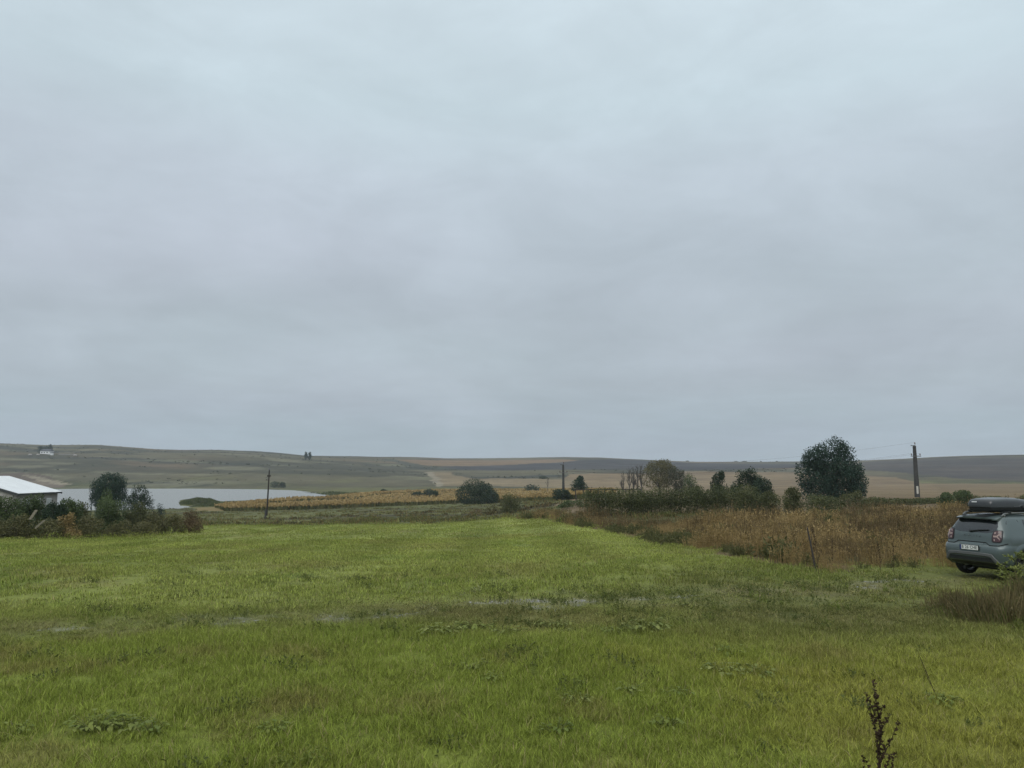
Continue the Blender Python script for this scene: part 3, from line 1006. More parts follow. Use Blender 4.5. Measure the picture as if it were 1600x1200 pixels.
def scatter_grass():
    rg = np.random.default_rng(3)
    names = []

    def lay(name, n, d0, d1, variants, label, cat, keep, smin, smax, power=1.0, gain=1.0, zs=None):
        X, Y = sector_points(rg, n, d0, d1, power=power)
        rgb, kind, band, stone = ground_cover(X, Y)
        k = keep(X, Y, kind, band, stone)
        X, Y, rgb, band, stone = X[k], Y[k], rgb[k], band[k], stone[k]
        Z = terr(X, Y)
        m = len(X)
        s = rg.uniform(smin, smax, m)
        sz = s * (1 - .5 * band) * (zs(X, Y) if zs else 1)
        rot = np.stack([rg.normal(size=m) * .10, rg.normal(size=m) * .10, rg.random(m) * 6.283], 1)
        gn_scatter(name, np.stack([X, Y, Z], 1), rot, np.stack([s, s, sz], 1), rg.integers(0, len(variants), m), rgb * gain, variants, label, cat)

    # uncut strip this side of the track: longer, denser blades
    near_v = [tuft(330, .34, .035, .115, .0046, 'blade', 100 + i, 1.1, .03 if i % 2 else 0) for i in range(7)]
    lay('meadow_grass', 3800, 4.6, 16, near_v, 'thick green grass of the near meadow', 'grass',
        lambda X, Y, k, b, s: (k <= 1) & (rg.random(len(X)) > np.maximum(s * 1.1, b * .12)), .75, 1.3,
        zs=lambda X, Y: np.clip(.85 + 1.1 * (fbm(X / .9, Y / .9, 91, 3) - .38), .65, 1.6))
    mid_v = [tuft(240, .7, .04, .11, .011, 'blade', 120 + i, .7, .05 if i % 2 else 0) for i in range(5)]
    lay('mown_grass', 5200, 15, 46, mid_v, 'short mown grass beyond the track', 'grass',
        lambda X, Y, k, b, s: (k <= 1) & (rg.random(len(X)) > np.maximum(s * 1.1, b * .12)), .8, 1.25,
        zs=lambda X, Y: np.clip(.7 + 1.0 * (fbm(X / 2, Y / 2, 92, 3) - .35), .4, 1.4) * (1 - .5 * sstep(10.5, 12, X) * sstep(19, 20, Y) * sstep(27, 25, Y)))
    far_v = [tuft(170, 1.7, .04, .11, .03, 'blade_far', 140 + i, .7) for i in range(4)]
    lay('distant_mown_grass', 2600, 44, 100, far_v, 'far part of the mown meadow', 'grass',
        lambda X, Y, k, b, s: (k == 0), .8, 1.2)
    rough_v = [tuft(130, 1.8, .1, .38, .05, 'dryblade', 160 + i, .6, .12) for i in range(4)]
    lay('rough_grass', 2600, 62, 235, rough_v, 'tufty rough grass beyond the mown meadow', 'grass',
        lambda X, Y, k, b, s: (k == 2) & ~((px_of(X, Y)[0] > 880) & (Y > 70)) & (poly_sd(X, Y, LAKE) < -2) & (poly_sd(X, Y, WEEDS) < 0), .6, 1.3, power=2)


scatter_grass()


def stalk_patch(seed, n, radius, h0, h1, w, mat, head=0.0, headn=0, leaves=0, headsize=.05):
    """patch of tall dry stems with seed heads and a few side leaves"""
    rg = np.random.default_rng(seed)
    mb = MB()
    V, Q = [], []
    base = rg.normal(size=(n, 2)) * radius * .5
    lean = rg.normal(size=(n, 2)) * .16
    h = rg.uniform(h0, h1, n)
    for i in range(n):
        b = np.array([base[i, 0], base[i, 1], -.05]); tp = b + np.array([lean[i, 0] * h[i], lean[i, 1] * h[i], h[i]])
        md = (b + tp) / 2 - np.array([lean[i, 0], lean[i, 1], 0]) * h[i] * .15
        t = rg.random() * 3.14; s = np.array([math.cos(t), math.sin(t), 0]) * w * .5
        V.append(np.array([b - s, b + s, md + s, md - s, md - s, md + s, tp + s * .4, tp - s * .4])); Q.append(np.array([[0, 1, 2, 3], [4, 5, 6, 7]]) + 8 * i)
    V = np.concatenate(V); Q = np.concatenate(Q)
    mb.arr(V, Q)
    P, D = [], []
    for i in range(n):
        b = np.array([base[i, 0], base[i, 1], 0]); tp = b + np.array([lean[i, 0] * h[i], lean[i, 1] * h[i], h[i]])
        for q in range(headn):
            f = 1 - head * rg.random(); P.append(b + (tp - b) * f); D.append(rg.normal(size=3) * .5 + np.array([0, 0, .9]))
        for q in range(leaves):
            f = rg.uniform(.05, .75); P.append(b + (tp - b) * f); D.append(rg.normal(size=3) * np.array([1, 1, .4]) + np.array([0, 0, .35]))
    if P:
        P = np.array(P); D = np.array(D)
        sz = headsize * (.6 + .8 * rg.random(len(P)))
        v, q = leaf_quads(P, D, rg.normal(size=P.shape), sz, .4)
        mb.arr(v, q)
    o = mb.build('patch', M[mat])
    me = o.data
    bpy.data.objects.remove(o)
    return me


def scatter_weeds():
    rg = np.random.default_rng(5)
    straw = [stalk_patch(200 + i, 46, .55, .35, .85, .012, 'straw', .3, 4, 1, .075) for i in range(4)]
    rust = [stalk_patch(220 + i, 26, .5, .5, 1.15, .014, 'rust', .45, 9, 2, .06) for i in range(3)]
    olive = [stalk_patch(240 + i, 22, .5, .2, .7, .012, 'weed_olive', .5, 5, 9, .12) for i in range(3)]
    X, Y = sector_points(rg, 30000, 19, 92)
    sd = poly_sd(X, Y, WEEDS)
    sd = sd + (fbm(X / 1.6, Y / 1.6, 109, 3) - .42) * 2.6
    keep = (sd > .15) & (rg.random(len(X)) < np.where(Y < 45, .80, .5) * (.35 + .65 * sstep(.30, .45, fbm(X / 2.4, Y / 2.4, 111, 3))))
    keep &= ~((X > 10.6) & (Y < 24.6 - .28 * (16 - X)))
    X, Y, sd = X[keep], Y[keep], sd[keep]
    Z = terr(X, Y); m = len(X)
    n1 = fbm(X / 5, Y / 4, 101, 3); n2 = fbm(X / 3.2 + 8, Y / 3.2, 103, 3)
    edge = sstep(2.2, .3, sd)
    ch = np.where(rg.random(m) < .12 + .9 * sstep(.55, .62, n1), 1, 0)
    ch = np.where(rg.random(m) < .04 + .75 * edge * sstep(.44, .54, n2) + .6 * sstep(.55, .63, n2), 2, ch)
    idx = np.where(ch == 0, rg.integers(0, 4, m), np.where(ch == 1, 4 + rg.integers(0, 3, m), 7 + rg.integers(0, 3, m)))
    s = rg.uniform(.7, 1.25, m) * (.65 + .35 * sstep(0, 2.0, sd)) * np.clip(.75 + 1.7 * (fbm(X / 3, Y / 3, 105, 3) - .42), .4, 1.35)
    rot = np.stack([np.zeros(m), np.zeros(m), rg.random(m) * 6.283], 1)
    gn_scatter('dry_weeds', np.stack([X, Y, Z], 1), rot, np.stack([s] * 3, 1), idx, np.ones((m, 3)), straw + rust + olive,
               'waist high tan and rusty dry weeds beside the mown meadow', 'weeds')
    # low leafy weeds in the trodden strip and among the grass
    low = [stalk_patch(260 + i, 16, .22, .05, .16, .006, 'low_leaf' if i < 3 else 'weed_leaf', .5, 2, 7, .035) for i in range(4)]
    X, Y = sector_points(rg, 3600, 5, 24)
    rgb, kind, band, stone = ground_cover(X, Y)
    keep = (kind <= 1) & ~((X > 10.5) & (Y > 18.6)) & (rg.random(len(X)) < .03 + .42 * band * (1 - stone) * sstep(-2, 3, X) + .15 * sstep(.56, .66, fbm(X / 1.2, Y / 1.2, 107, 3)))
    X, Y = X[keep], Y[keep]; Z = terr(X, Y); m = len(X)
    s = rg.uniform(.6, 1.3, m); rot = np.stack([np.zeros(m), np.zeros(m), rg.random(m) * 6.283], 1)
    gn_scatter('low_weeds', np.stack([X, Y, Z], 1), rot, np.stack([s] * 3, 1), rg.integers(0, 4, m), np.ones((m, 3)), low,
               'small leafy weeds growing in the grass and along the track', 'weeds')
    # stones in the ruts
    mb_ = []
    for i in range(4):
        b = bmesh.new(); bmesh.ops.create_icosphere(b, subdivisions=1, radius=.5)
        r2 = random.Random(i)
        for v in b.verts: v.co *= r2.uniform(.7, 1.15); v.co.z *= .45
        me = bpy.data.meshes.new('stone'); b.to_mesh(me); b.free(); me.materials.append(M['stone']); mb_.append(me)
    X, Y = sector_points(rg, 26000, 10, 28)
    rgb, kind, band, stone = ground_cover(X, Y)
    keep = rg.random(len(X)) < stone * .5
    X, Y = X[keep], Y[keep]; Z = terr(X, Y); m = len(X)
    s = rg.uniform(.03, .11, m)
    gn_scatter('track_stones', np.stack([X, Y, Z], 1), np.stack([np.zeros(m), np.zeros(m), rg.random(m) * 6.283], 1), np.stack([s] * 3, 1), rg.integers(0, 4, m),
               np.ones((m, 3)), mb_, 'pale stones washed out along the wheel ruts', 'stones')


M['stone'] = plain('stone', (.24, .24, .225), .8, var=.3, scale=2)
scatter_weeds()

# ------------------------------------------------------------------ standing maize beyond the rough grass
def cornfield():
    rg = np.random.default_rng(9)
    P = np.array(CORN); lo, hi = P.min(0), P.max(0)
    X = rg.uniform(lo[0], hi[0], 60000); Y = rg.uniform(lo[1], hi[1], 60000)
    sd = poly_sd(X, Y, CORN)
    near = sd < 7
    k = (sd > 0) & ((rg.random(60000) < np.where(near, 1.0, .30)))
    X, Y, sd = X[k], Y[k], sd[k]
    Z = terr(X, Y); n = len(X)
    h = rg.uniform(1.35, 2.0, n) * (.85 + .3 * fbm(X / 14, Y / 8, 3, 2)) * (.35 + .65 * sstep(-100, -72, X)) * np.where(sd < 9, 1.0, .62) * (.45 + .55 * sstep(0, 14, poly_sd(X, Y, LAKE) * -1 - 4))
    root = empty('maize_field', (0, 0, 0), 0, 'ripe tan maize crop standing beyond the rough grass', 'crop')
    root['kind'] = 'stuff'
    up = np.stack([rg.normal(size=n) * .12, rg.normal(size=n) * .12, np.ones(n)], 1)
    B = np.stack([X, Y, Z], 1)
    v, q = leaf_quads(B + up * (h * .45)[:, None], up, rg.normal(size=(n, 3)) * np.array([1, 1, .1]), h * .58, .62, .05)
    m2 = rg.random(n) < .8
    v2, q2 = leaf_quads(B[m2] + up[m2] * (h[m2] * .8)[:, None], rg.normal(size=(m2.sum(), 3)) * np.array([1, 1, .3]), np.tile([0, 0, 1.0], (m2.sum(), 1)), np.full(m2.sum(), .8), .5, .1)
    mb = MB(); mb.arr(v, q); mb.arr(v2, q2)
    t = mb.build('ripe_tops', M['corn'], root); t['kind'] = 'stuff'
    v, q = leaf_quads(B - up * .1, up, rg.normal(size=(n, 3)) * np.array([1, 1, .1]), h * .72, .75, .05)
    mb = MB(); mb.arr(v, q)
    t = mb.build('green_stalks', M['cornlow'], root); t['kind'] = 'stuff'


cornfield()


def reeds():
    rg = np.random.default_rng(12)
    for nm, poly, h0, h1, lab, n in (
            ('reed_bed', [(279, 784), (300, 782.5), (330, 782.5), (344, 785), (340, 788), (300, 789), (282, 788)], .8, 1.5, 'green reed bed on the near lake shore', 6000),
            ('low_reeds', [(350, 787), (470, 781), (470, 783), (350, 791), (300, 792), (296, 790)], .4, .9, 'low pale green reeds between the reed bed and the maize', 3500),
            ('shore_reeds', [(470, 768), (520, 771), (590, 773), (580, 778), (540, 778), (520, 774)], .8, 1.6, 'olive reeds at the far right end of the lake', 3500)):
        P = np.array(gpoly(poly, 4)); lo, hi = P.min(0), P.max(0)
        X = rg.uniform(lo[0], hi[0], n * 4); Y = rg.uniform(lo[1], hi[1], n * 4)
        k = poly_sd(X, Y, P) > 0
        X, Y = X[k][:n], Y[k][:n]; Z = np.maximum(terr(X, Y), LAKE_Z - .3); m = len(X)
        h = rg.uniform(h0, h1, m) * (.25 + 1.4 * fbm(X / 4, Y / 9, 4, 3)) * (.35 + .65 * sstep(0, 3, poly_sd(X, Y, P)))
        up = np.stack([rg.normal(size=m) * .15, rg.normal(size=m) * .15, np.ones(m)], 1)
        v, q = leaf_quads(np.stack([X, Y, Z], 1), up, rg.normal(size=(m, 3)) * np.array([1, 1, .1]), h, .35, .05)
        mb = MB(); mb.arr(v, q)
        tag(mb.build(nm, M['reed'], None), lab, 'reeds', kind='stuff')


reeds()

# ------------------------------------------------------------------ trees and bushes, one by one
# far right: the big dark tree, poplars, willow and the trees round them
woody('broadleaf_tree', 'big dark blue green tree with ragged crown, taller than all others', 'tree', 1290, 682, 96, 94, 'blue_leaf', 21000, .22,
      [(0, 0, .30, .40, .24), (-.22, .05, .42, .26, .22), (.22, 0, .36, .27, .22), (-.05, .05, .62, .28, .2), (.36, .05, .34, .15, .22), (.02, 0, .80, .20, .17), (-.22, 0, .68, .20, .17),
       (.19, 0, .72, .15, .12), (-.40, 0, .30, .12, .16), (.1, -.2, .5, .28, .22), (.40, -.05, .16, .12, .10), (-.1, 0, .13, .36, .12)], trunk=.025, gap=.2, shell=.45, clear=.0, multi=1, tufts=46)
woody('spruce_tree', 'small dark pointed tree left of the wide dark one behind the hedge', 'tree', 1123, 737, 104, 30, 'dark_leaf', 3600, .19, UPRIGHT, trunk=.02)
woody('broadleaf_tree', 'wide dark green tree behind the right part of the hedge', 'tree', 1166, 729, 102, 46, 'dark_leaf', 6500, .2, RAGGED + [(0, 0, .3, .4, .3)], trunk=.02)
woody('broadleaf_tree', 'small dark tree joined to the right side of the wide dark tree', 'tree', 1192, 744, 100, 32, 'dark_leaf', 3200, .19, ROUND, trunk=.02)
woody('willow_tree', 'pale yellowing willow with a broad crown behind the hedge', 'tree', 1029, 718, 205, 52, 'yellow_leaf', 6500, .34,
      [(0, 0, .62, .40, .32), (-.24, 0, .52, .26, .30), (.24, 0, .55, .26, .30), (0, 0, .38, .40, .22), (-.1, .1, .80, .28, .2), (.15, 0, .78, .26, .2)], trunk=.03, droop=.5, gap=.45)
woody('broadleaf_tree', 'grey green tree leaning against the right side of the yellow willow', 'tree', 1055, 729, 200, 32, 'grey_leaf', 3400, .3,
      [(0, 0, .6, .4, .34), (.18, 0, .48, .3, .34), (-.1, 0, .75, .3, .22), (.2, 0, .3, .25, .25)], trunk=.025, gap=.48)
woody('broadleaf_tree', 'small round green tree right of the yellow willow', 'tree', 1078, 738, 195, 24, 'mid_leaf', 1500, .28, ROUND, trunk=.03)
for i, (px, yt, w) in enumerate(((973, 738, 9), (983, 732, 8), (989, 730, 8), (996, 728, 9), (1002, 727, 8))):
    bare_tree('poplar_tree', ['thin bare poplar standing a little apart at the left end of the row', 'second bare poplar from the left end of the row', 'middle poplar of the bare row left of the willow',
                              'bare poplar next to the one touching the willow', 'bare poplar touching the yellow willow crown'][i], 'tree', px, yt, 208, w * 1.6, 'bare poplars left of the yellow willow', nb=20, seed=30 + i, up=.72, tw=4)
# middle distance
woody('round_bush', 'large round dark green bush alone beyond the mown meadow', 'bush', 742, 748, 222, 60, 'dark_leaf', 8000, .36,
      [(0, 0, .42, .44, .42), (-.25, 0, .34, .27, .33), (.25, 0, .36, .26, .34), (-.05, 0, .66, .34, .33), (.15, 0, .58, .3, .3), (0, -.1, .2, .46, .2)], trunk=.03, shell=.7, gap=.3)
woody('round_bush', 'smaller dark bush touching the right side of the large round bush', 'bush', 768, 764, 218, 24, 'dark_leaf', 1900, .32, ROUND, trunk=.03, shell=.7, gap=.3)
woody('shrub', 'olive green shrub at the far corner of the mown meadow', 'shrub', 799, 770, 108, 37, 'olive_leaf', 3600, .15, ROUND, trunk=.02, multi=6, gap=.42)
woody('dry_shrub', 'low reddish brown shrub left of the olive shrub at the meadow corner', 'shrub', 768, 786, 112, 26, 'brown_leaf', 900, .13, RAGGED, trunk=.02, multi=9, bark='twigred')
woody('dry_shrub', 'faint thin dry shrub at the far meadow edge left of the reddish one', 'shrub', 744, 792, 116, 26, 'red_leaf', 420, .12, RAGGED, trunk=.015, multi=8, bark='twigred')
woody('round_bush', 'dark green bush around the foot of the middle utility pole', 'bush', 877, 763, 150, 32, 'dark_leaf', 3000, .22, ROUND, trunk=.03, depth=3.0)
woody('broadleaf_tree', 'dark green tree behind and right of the middle utility pole', 'tree', 905, 744, 162, 30, 'blue_leaf', 3000, .24, UPRIGHT, trunk=.03)
woody('shrub', 'light green shrub in front of the foot of the middle utility pole', 'shrub', 895, 781, 92, 44, 'mid_leaf', 2600, .12, RAGGED, trunk=.02, multi=6)
woody('sapling', 'tall pale green sapling beside the dark left end of the hedge', 'sapling', 917, 766, 68, 26, 'olive_leaf', 1500, .09, UPRIGHT, trunk=.014, gap=.55)
# far bushes on the valley floor
for px, yt, d, w, lb in ((832, 757, 360, 26, 'small dark bush in the field between round bush and middle pole'), (672, 764, 330, 24, 'dark bush on the maize field edge with low green neighbour'),
                         (653, 769, 330, 22, 'low green bush on the maize field left of its taller neighbour'), (681, 768, 330, 8, 'tiny dark bush at the right tip of the maize field pair'), (600, 764.5, 420, 15, 'single small bush near the far right end of the lake'),
                         (848, 743.5, 620, 14, 'small dark bush on the pale slope behind the middle pole'), (430, 752, 575, 18, 'low dark scrub clump on the far shore right of the thin pole'), (442, 753, 570, 10, 'smaller dark scrub beside the clump on the far shore')):
    woody('field_bush', lb, 'bush', px, yt, d, w, 'dark_leaf', 900, .5, ROUND, trunk=.04, shell=.6, gap=.25,
          yb={832: 769, 672: 777, 653: 777, 681: 777, 600: 771.5, 848: 748, 430: 762, 442: 762}[px])
bare_tree('dead_tree', 'bare leafless tree standing alone in the field left of the middle pole', 'tree', 856, 747, 352, 16, nb=12, seed=4, up=.7)
# crest of the hills
for px, yt, d, w, mt, lb, f in ((478.5, 706.5, 1180, 5.5, 'blue_leaf', 'left one of two tall slim trees on the left ridge', UPRIGHT), (484, 706.8, 1185, 5.5, 'blue_leaf', 'right one of two tall slim trees on the left ridge', UPRIGHT),
                                (1074, 721, 1740, 5, 'dark_leaf', 'tiny lone tree on the skyline right of the willow', ROUND), (1150, 722, 1700, 6, 'dark_leaf', 'low bush on the skyline just left of the skyline thicket', ROUND), (1163, 720.5, 1690, 10, 'dark_leaf', 'low wide thicket on the skyline above the wide dark tree', ROUND),
                                (1189, 721.5, 1680, 3, 'dark_leaf', 'tiny dark tree on the skyline between thicket and big tree', UPRIGHT), (1214, 721.3, 1660, 4, 'dark_leaf', 'tiny round tree on the skyline close to the big dark tree', ROUND),
                                (64, 696.5, 1165, 10, 'blue_leaf', 'dark tree behind the left end of the white house on the hill', ROUND), (72, 697, 1170, 10, 'blue_leaf', 'dark tree behind the roof of the white house on the hill', ROUND),
                                (79, 694.5, 1168, 7, 'dark_leaf', 'tallest dark tree at the right end of the white house on the hill', UPRIGHT)):
    woody('ridge_tree', lb, 'tree', px, yt, d, w, mt, 650, .95, f, trunk=.03, yb={478.5: 719, 484: 719, 64: 708.5, 72: 706, 79: 707.5}.get(px))


# willow on the left with hanging strands
def weeping_willow():
    rg = np.random.default_rng(77)
    d = 120; p = at(172, 738, d); zg = tz(p.x, p.y); H = p.z - zg; W = 54 * d / F
    root = empty('weeping_willow', (p.x, p.y, zg - .05), 0, 'dark weeping willow with hanging branches in front of the lake', 'tree')
    lobes = scaled([(.05, 0, .78, .34, .2), (-.24, 0, .74, .24, .17), (.27, 0, .82, .22, .16), (-.06, 0, .92, .16, .09), (.16, 0, .91, .13, .09), (-.1, .1, .55, .36, .22), (.26, 0, .55, .22, .2), (-.3, 0, .5, .18, .2)], W, H)
    mb = MB(); stems_to(mb, rg, lobes, .26, split=.35); mb.build('trunk', M['bark'], root)
    V, Q = crown_leaves(rg, lobes, 8500, .2, .28, .6, .45, .4)
    mb = MB(); mb.arr(V, Q)
    P, D, S = [], [], []
    for i in range(230):
        t = rg.random() * 6.283; r = W * (.25 + .27 * rg.random())
        x, y = r * math.cos(t), r * math.sin(t) * .9
        z0 = H * rg.uniform(.55, .86); z1 = H * rg.uniform(.08, .45) if rg.random() < .7 else z0 * .7
        z = z0
        while z > z1:
            P.append((x + rg.normal() * .06, y + rg.normal() * .06, z)); D.append((rg.normal() * .3, rg.normal() * .3, -1)); S.append(rg.uniform(.15, .28)); z -= .14
    P = np.array(P); D = np.array(D); S = np.array(S)
    V, Q = leaf_quads(P, D, rg.normal(size=P.shape), S, .38)
    mb.arr(V, Q)
    mb.build('crown', M['blue_leaf'], root)


weeping_willow()
woody('broadleaf_tree', 'dark layered tree right of the weeping willow before the lake', 'tree', 218, 755, 116, 42, 'dark_leaf', 6000, .18,
      [(0, 0, .75, .34, .16), (0, 0, .9, .2, .1), (-.2, 0, .6, .26, .12), (.24, 0, .58, .25, .14), (0, .1, .5, .45, .14), (.15, 0, .4, .38, .14), (-.2, 0, .34, .28, .12), (.1, 0, .2, .3, .1)], trunk=.022, gap=.62, shell=.4)
woody('round_bush', 'small dark round bush alone at the water right of the trees', 'bush', 252, 784, 122, 14, 'blue_leaf', 900, .14, ROUND, trunk=.03)
woody('shrub', 'tiny dark shrub between the layered tree and the small round bush', 'shrub', 240, 789, 118, 7, 'dark_leaf', 300, .12, ROUND, trunk=.03)
woody('sapling_willow', 'pale green bushy willow in front of the weeping willow', 'bush', 166, 763, 74, 28, 'mid_leaf', 1800, .12, UPRIGHT, trunk=.02)
# the overgrown bank on the left
for px, yt, d, w, mt, n, lf, fm, mu, bk, lb in (
        (-28, 770, 55, 62, 'mid_leaf', 3600, .10, ROUND, 7, 'twig', 'green bush cut off by the left edge of the picture below the barn gable'),
        (16, 773, 56, 54, 'mid_leaf', 3600, .10, ROUND, 7, 'twig', 'green leafy bush under the pale barn gable'),
        (56, 770, 57, 46, 'mid_leaf', 3000, .10, RAGGED + [(0, 0, .3, .4, .3)], 7, 'twig', 'green bush whose top twigs reach the white barn roof edge'),
        (88, 784, 56, 40, 'dark_leaf', 2600, .10, ROUND, 7, 'twig', 'dark green bush below the white barn windows'),
        (110, 777, 57, 34, 'mid_leaf', 2600, .10, ROUND, 7, 'twig', 'bright green bush at the right corner of the barn'),
        (131, 784, 58, 22, 'olive_leaf', 900, .09, RAGGED, 6, 'twig', 'thin airy bush before the lake between barn and willow'),
        (175, 776, 60, 46, 'mid_leaf', 3600, .10, ROUND + [(0, 0, .25, .48, .25)], 7, 'twig', 'pale green bush below the weeping willow'),
        (215, 783, 62, 42, 'olive_leaf', 2300, .10, RAGGED + [(0, 0, .3, .4, .3)], 8, 'twig', 'greyish olive bush below the layered tree'),
        (246, 794, 62, 40, 'brown_leaf', 1900, .09, ROUND, 12, 'twig', 'brown bramble at the right end of the bank below the small round bush'),
        (270, 797, 63, 30, 'brown_leaf', 1300, .09, RAGGED, 12, 'twig', 'dark brown bramble next to the reddish dry shrub'),
        (297, 799, 64, 36, 'red_leaf', 1300, .09, RAGGED + [(0, 0, .3, .36, .3)], 18, 'twigred', 'reddish dry shrub that ends the bank on the right'),
        (-14, 797, 50, 54, 'brown_leaf', 2300, .085, ROUND, 12, 'twig', 'dark brown bramble heap at the left edge of the picture'),
        (30, 796, 51, 44, 'brown_leaf', 2200, .085, RAGGED + [(0, 0, .3, .4, .3)], 12, 'twig', 'dark brown bramble left of the leaning boards'),
        (78, 804, 52, 40, 'brown_leaf', 1500, .085, ROUND, 12, 'twig', 'grey brown bramble behind the lower leaning board'),
        (106, 803, 53, 34, 'straw', 1300, .085, RAGGED + [(0, 0, .25, .36, .25)], 16, 'twig', 'orange brown dry shrub below the bright green bush'),
        (140, 800, 55, 42, 'brown_leaf', 1900, .085, ROUND, 12, 'twig', 'brown bramble left of the pale green bush'),
        (190, 806, 58, 44, 'brown_leaf', 1700, .085, RAGGED + [(0, 0, .3, .4, .3)], 12, 'twig', 'brown bramble at the foot of the pale green bush'),
        (226, 808, 59, 40, 'brown_leaf', 1500, .085, ROUND, 12, 'twig', 'brown bramble at the foot of the greyish olive bush')):
    woody('shrub' if 'bush' in lb else 'bramble', lb, 'shrub', px, yt + (5 if mt == 'brown_leaf' else -2), d, w * 1.12, mt, int(n * (1.7 if mt == 'brown_leaf' else 2.6)), lf * 1.15, fm, trunk=.012, multi=mu, bark=bk, group='shrubs on the overgrown left bank', gap=.3, shell=.4)


def bank_grass():
    rg = np.random.default_rng(21)
    P = np.array(gline([(-60, 842), (0, 839), (60, 838), (120, 833), (180, 829), (230, 827), (320, 823)], 6))
    var = [stalk_patch(300 + i, 30, .5, .25, .6, .012, 'straw' if i < 2 else 'olive_leaf', .4, 3, 3, .08) for i in range(4)]
    n = 420
    k = rg.integers(0, len(P) - 1, n); t = rg.random((n, 1))
    Q = P[k] * (1 - t) + P[k + 1] * t
    off = rg.random(n) ** 1.5 * 6.5 + .6
    Q = Q * (1 + off / np.hypot(Q[:, 0], Q[:, 1]))[:, None]
    Z = terr(Q[:, 0], Q[:, 1]); s = rg.uniform(.6, 1.15, n)
    gn_scatter('bank_grass', np.stack([Q[:, 0], Q[:, 1], Z], 1), np.stack([np.zeros(n), np.zeros(n), rg.random(n) * 6.28], 1), np.stack([s] * 3, 1),
               np.where(rg.random(n) < .5, rg.integers(0, 2, n), rg.integers(2, 4, n)), np.ones((n, 3)), var, 'dry grass at the foot of the bushy left bank', 'grass')


bank_grass()
# low shrubs and hedge on the right
def hedge():
    rg = np.random.default_rng(31)
    a = at(924, 806, 65); b = at(1178, 803, 74)
    n = 40; lobes = []
    a.z = tz(a.x, a.y); b.z = tz(b.x, b.y)
    top0 = at(924, 766, 65).z - a.z; top1 = at(1178, 758, 74).z - b.z
    for i in range(n):
        t = i / (n - 1); p = a.lerp(b, t); h = (top0 * (1 - t) + top1 * t) * rg.uniform(.86, 1.08)
        lobes.append((p.x - a.x, p.y - a.y + rg.normal() * .15, p.z - a.z + h * .66, rg.uniform(.55, .9), .75, h * .36))
        lobes.append((p.x - a.x + .2, p.y - a.y + .1, p.z - a.z + h * .34, rg.uniform(.55, .8), .6, h * .36))
    root = empty('hedge', (a.x, a.y, a.z), 0, 'long overgrown dark hedge with a square left end behind the dry weeds', 'hedge')
    mb = MB()
    for i in range(46):
        t = rg.random(); p = a.lerp(b, t) - a; h = top0 * rg.uniform(.7, .95)
        mb.tube([(p.x, p.y + rg.normal() * .2, p.z - .05), (p.x + rg.normal() * .1, p.y - .1, p.z + h * .5), (p.x + rg.normal() * .25, p.y + rg.normal() * .2, p.z + h)], [.035, .025, .008], 5)
    mb.build('stems', M['bark'], root)['kind'] = 'stuff'
    V, Q = crown_leaves(rg, lobes, 36000, .115, .22, 1.1, .45, 0, zmin=-5)
    mb = MB(); mb.arr(V, Q)
    mb.build('foliage', M['hedge_leaf'], root)['kind'] = 'stuff'


M['hedge_leaf'] = leaf_material('hedge_leaf', [(.038, .049, .019), (.082, .095, .036), (.145, .148, .06)], .2, .6, .6)
hedge()
for px, yt, d, w, mt, n, lf, fm, mu, lb in (
        (1000, 765, 70, 44, 'olive_leaf', 1900, .10, ROUND, 5, 'light olive bush rising over the hedge below the bare poplars'),
        (1088, 759, 72, 40, 'olive_leaf', 1900, .10, UPRIGHT, 5, 'light olive bush rising over the hedge right of the willow'),
        (1168, 764, 62, 42, 'olive_leaf', 2600, .095, ROUND, 5, 'olive bush at the right end of the hedge'),
        (1199, 766, 61, 40, 'olive_leaf', 2600, .095, ROUND, 4, 'olive bush with visible stems below the dark joined tree'),
        (1237, 761, 59, 36, 'olive_leaf', 2700, .09, UPRIGHT, 4, 'upright olive bush with dark forked stems left of the big tree'),
        (1285, 771, 70, 56, 'hedge_leaf', 2600, .11, ROUND, 6, 'low green bush below the big dark tree'),
        (1330, 766, 72, 44, 'olive_leaf', 2000, .11, RAGGED + [(0, 0, .3, .4, .3)], 6, 'low olive bush at the right foot of the big dark tree'),
        (1372, 777, 84, 50, 'hedge_leaf', 1900, .13, ROUND, 6, 'low dark bush between the big tree and the right pole'),
        (1412, 779, 92, 50, 'hedge_leaf', 1900, .13, ROUND, 6, 'low dark bush just left of the right pole foot'),
        (1452, 778, 94, 46, 'hedge_leaf', 1900, .13, ROUND, 6, 'low dark bush just right of the right pole foot'),
        (1477, 770, 80, 34, 'mid_leaf', 1900, .12, UPRIGHT, 6, 'green bush with upright shoots left of the roof box'),
        (1508, 766, 84, 42, 'mid_leaf', 2300, .12, UPRIGHT, 6, 'green bush directly behind the roof box'),
        (1552, 775, 88, 56, 'hedge_leaf', 1900, .13, ROUND, 6, 'low dark bush behind the car roof'),
        (1608, 771, 86, 50, 'hedge_leaf', 1700, .13, RAGGED + [(0, 0, .3, .4, .3)], 6, 'dark bush at the right edge of the picture behind the car')):
    woody('shrub', lb, 'shrub', px, yt, d, w * 1.1, mt, int(n * 1.6), lf * 1.15, fm, trunk=.014, multi=mu, group='bushes along the right hedge line', gap=.32, shell=.45, bark='bark')


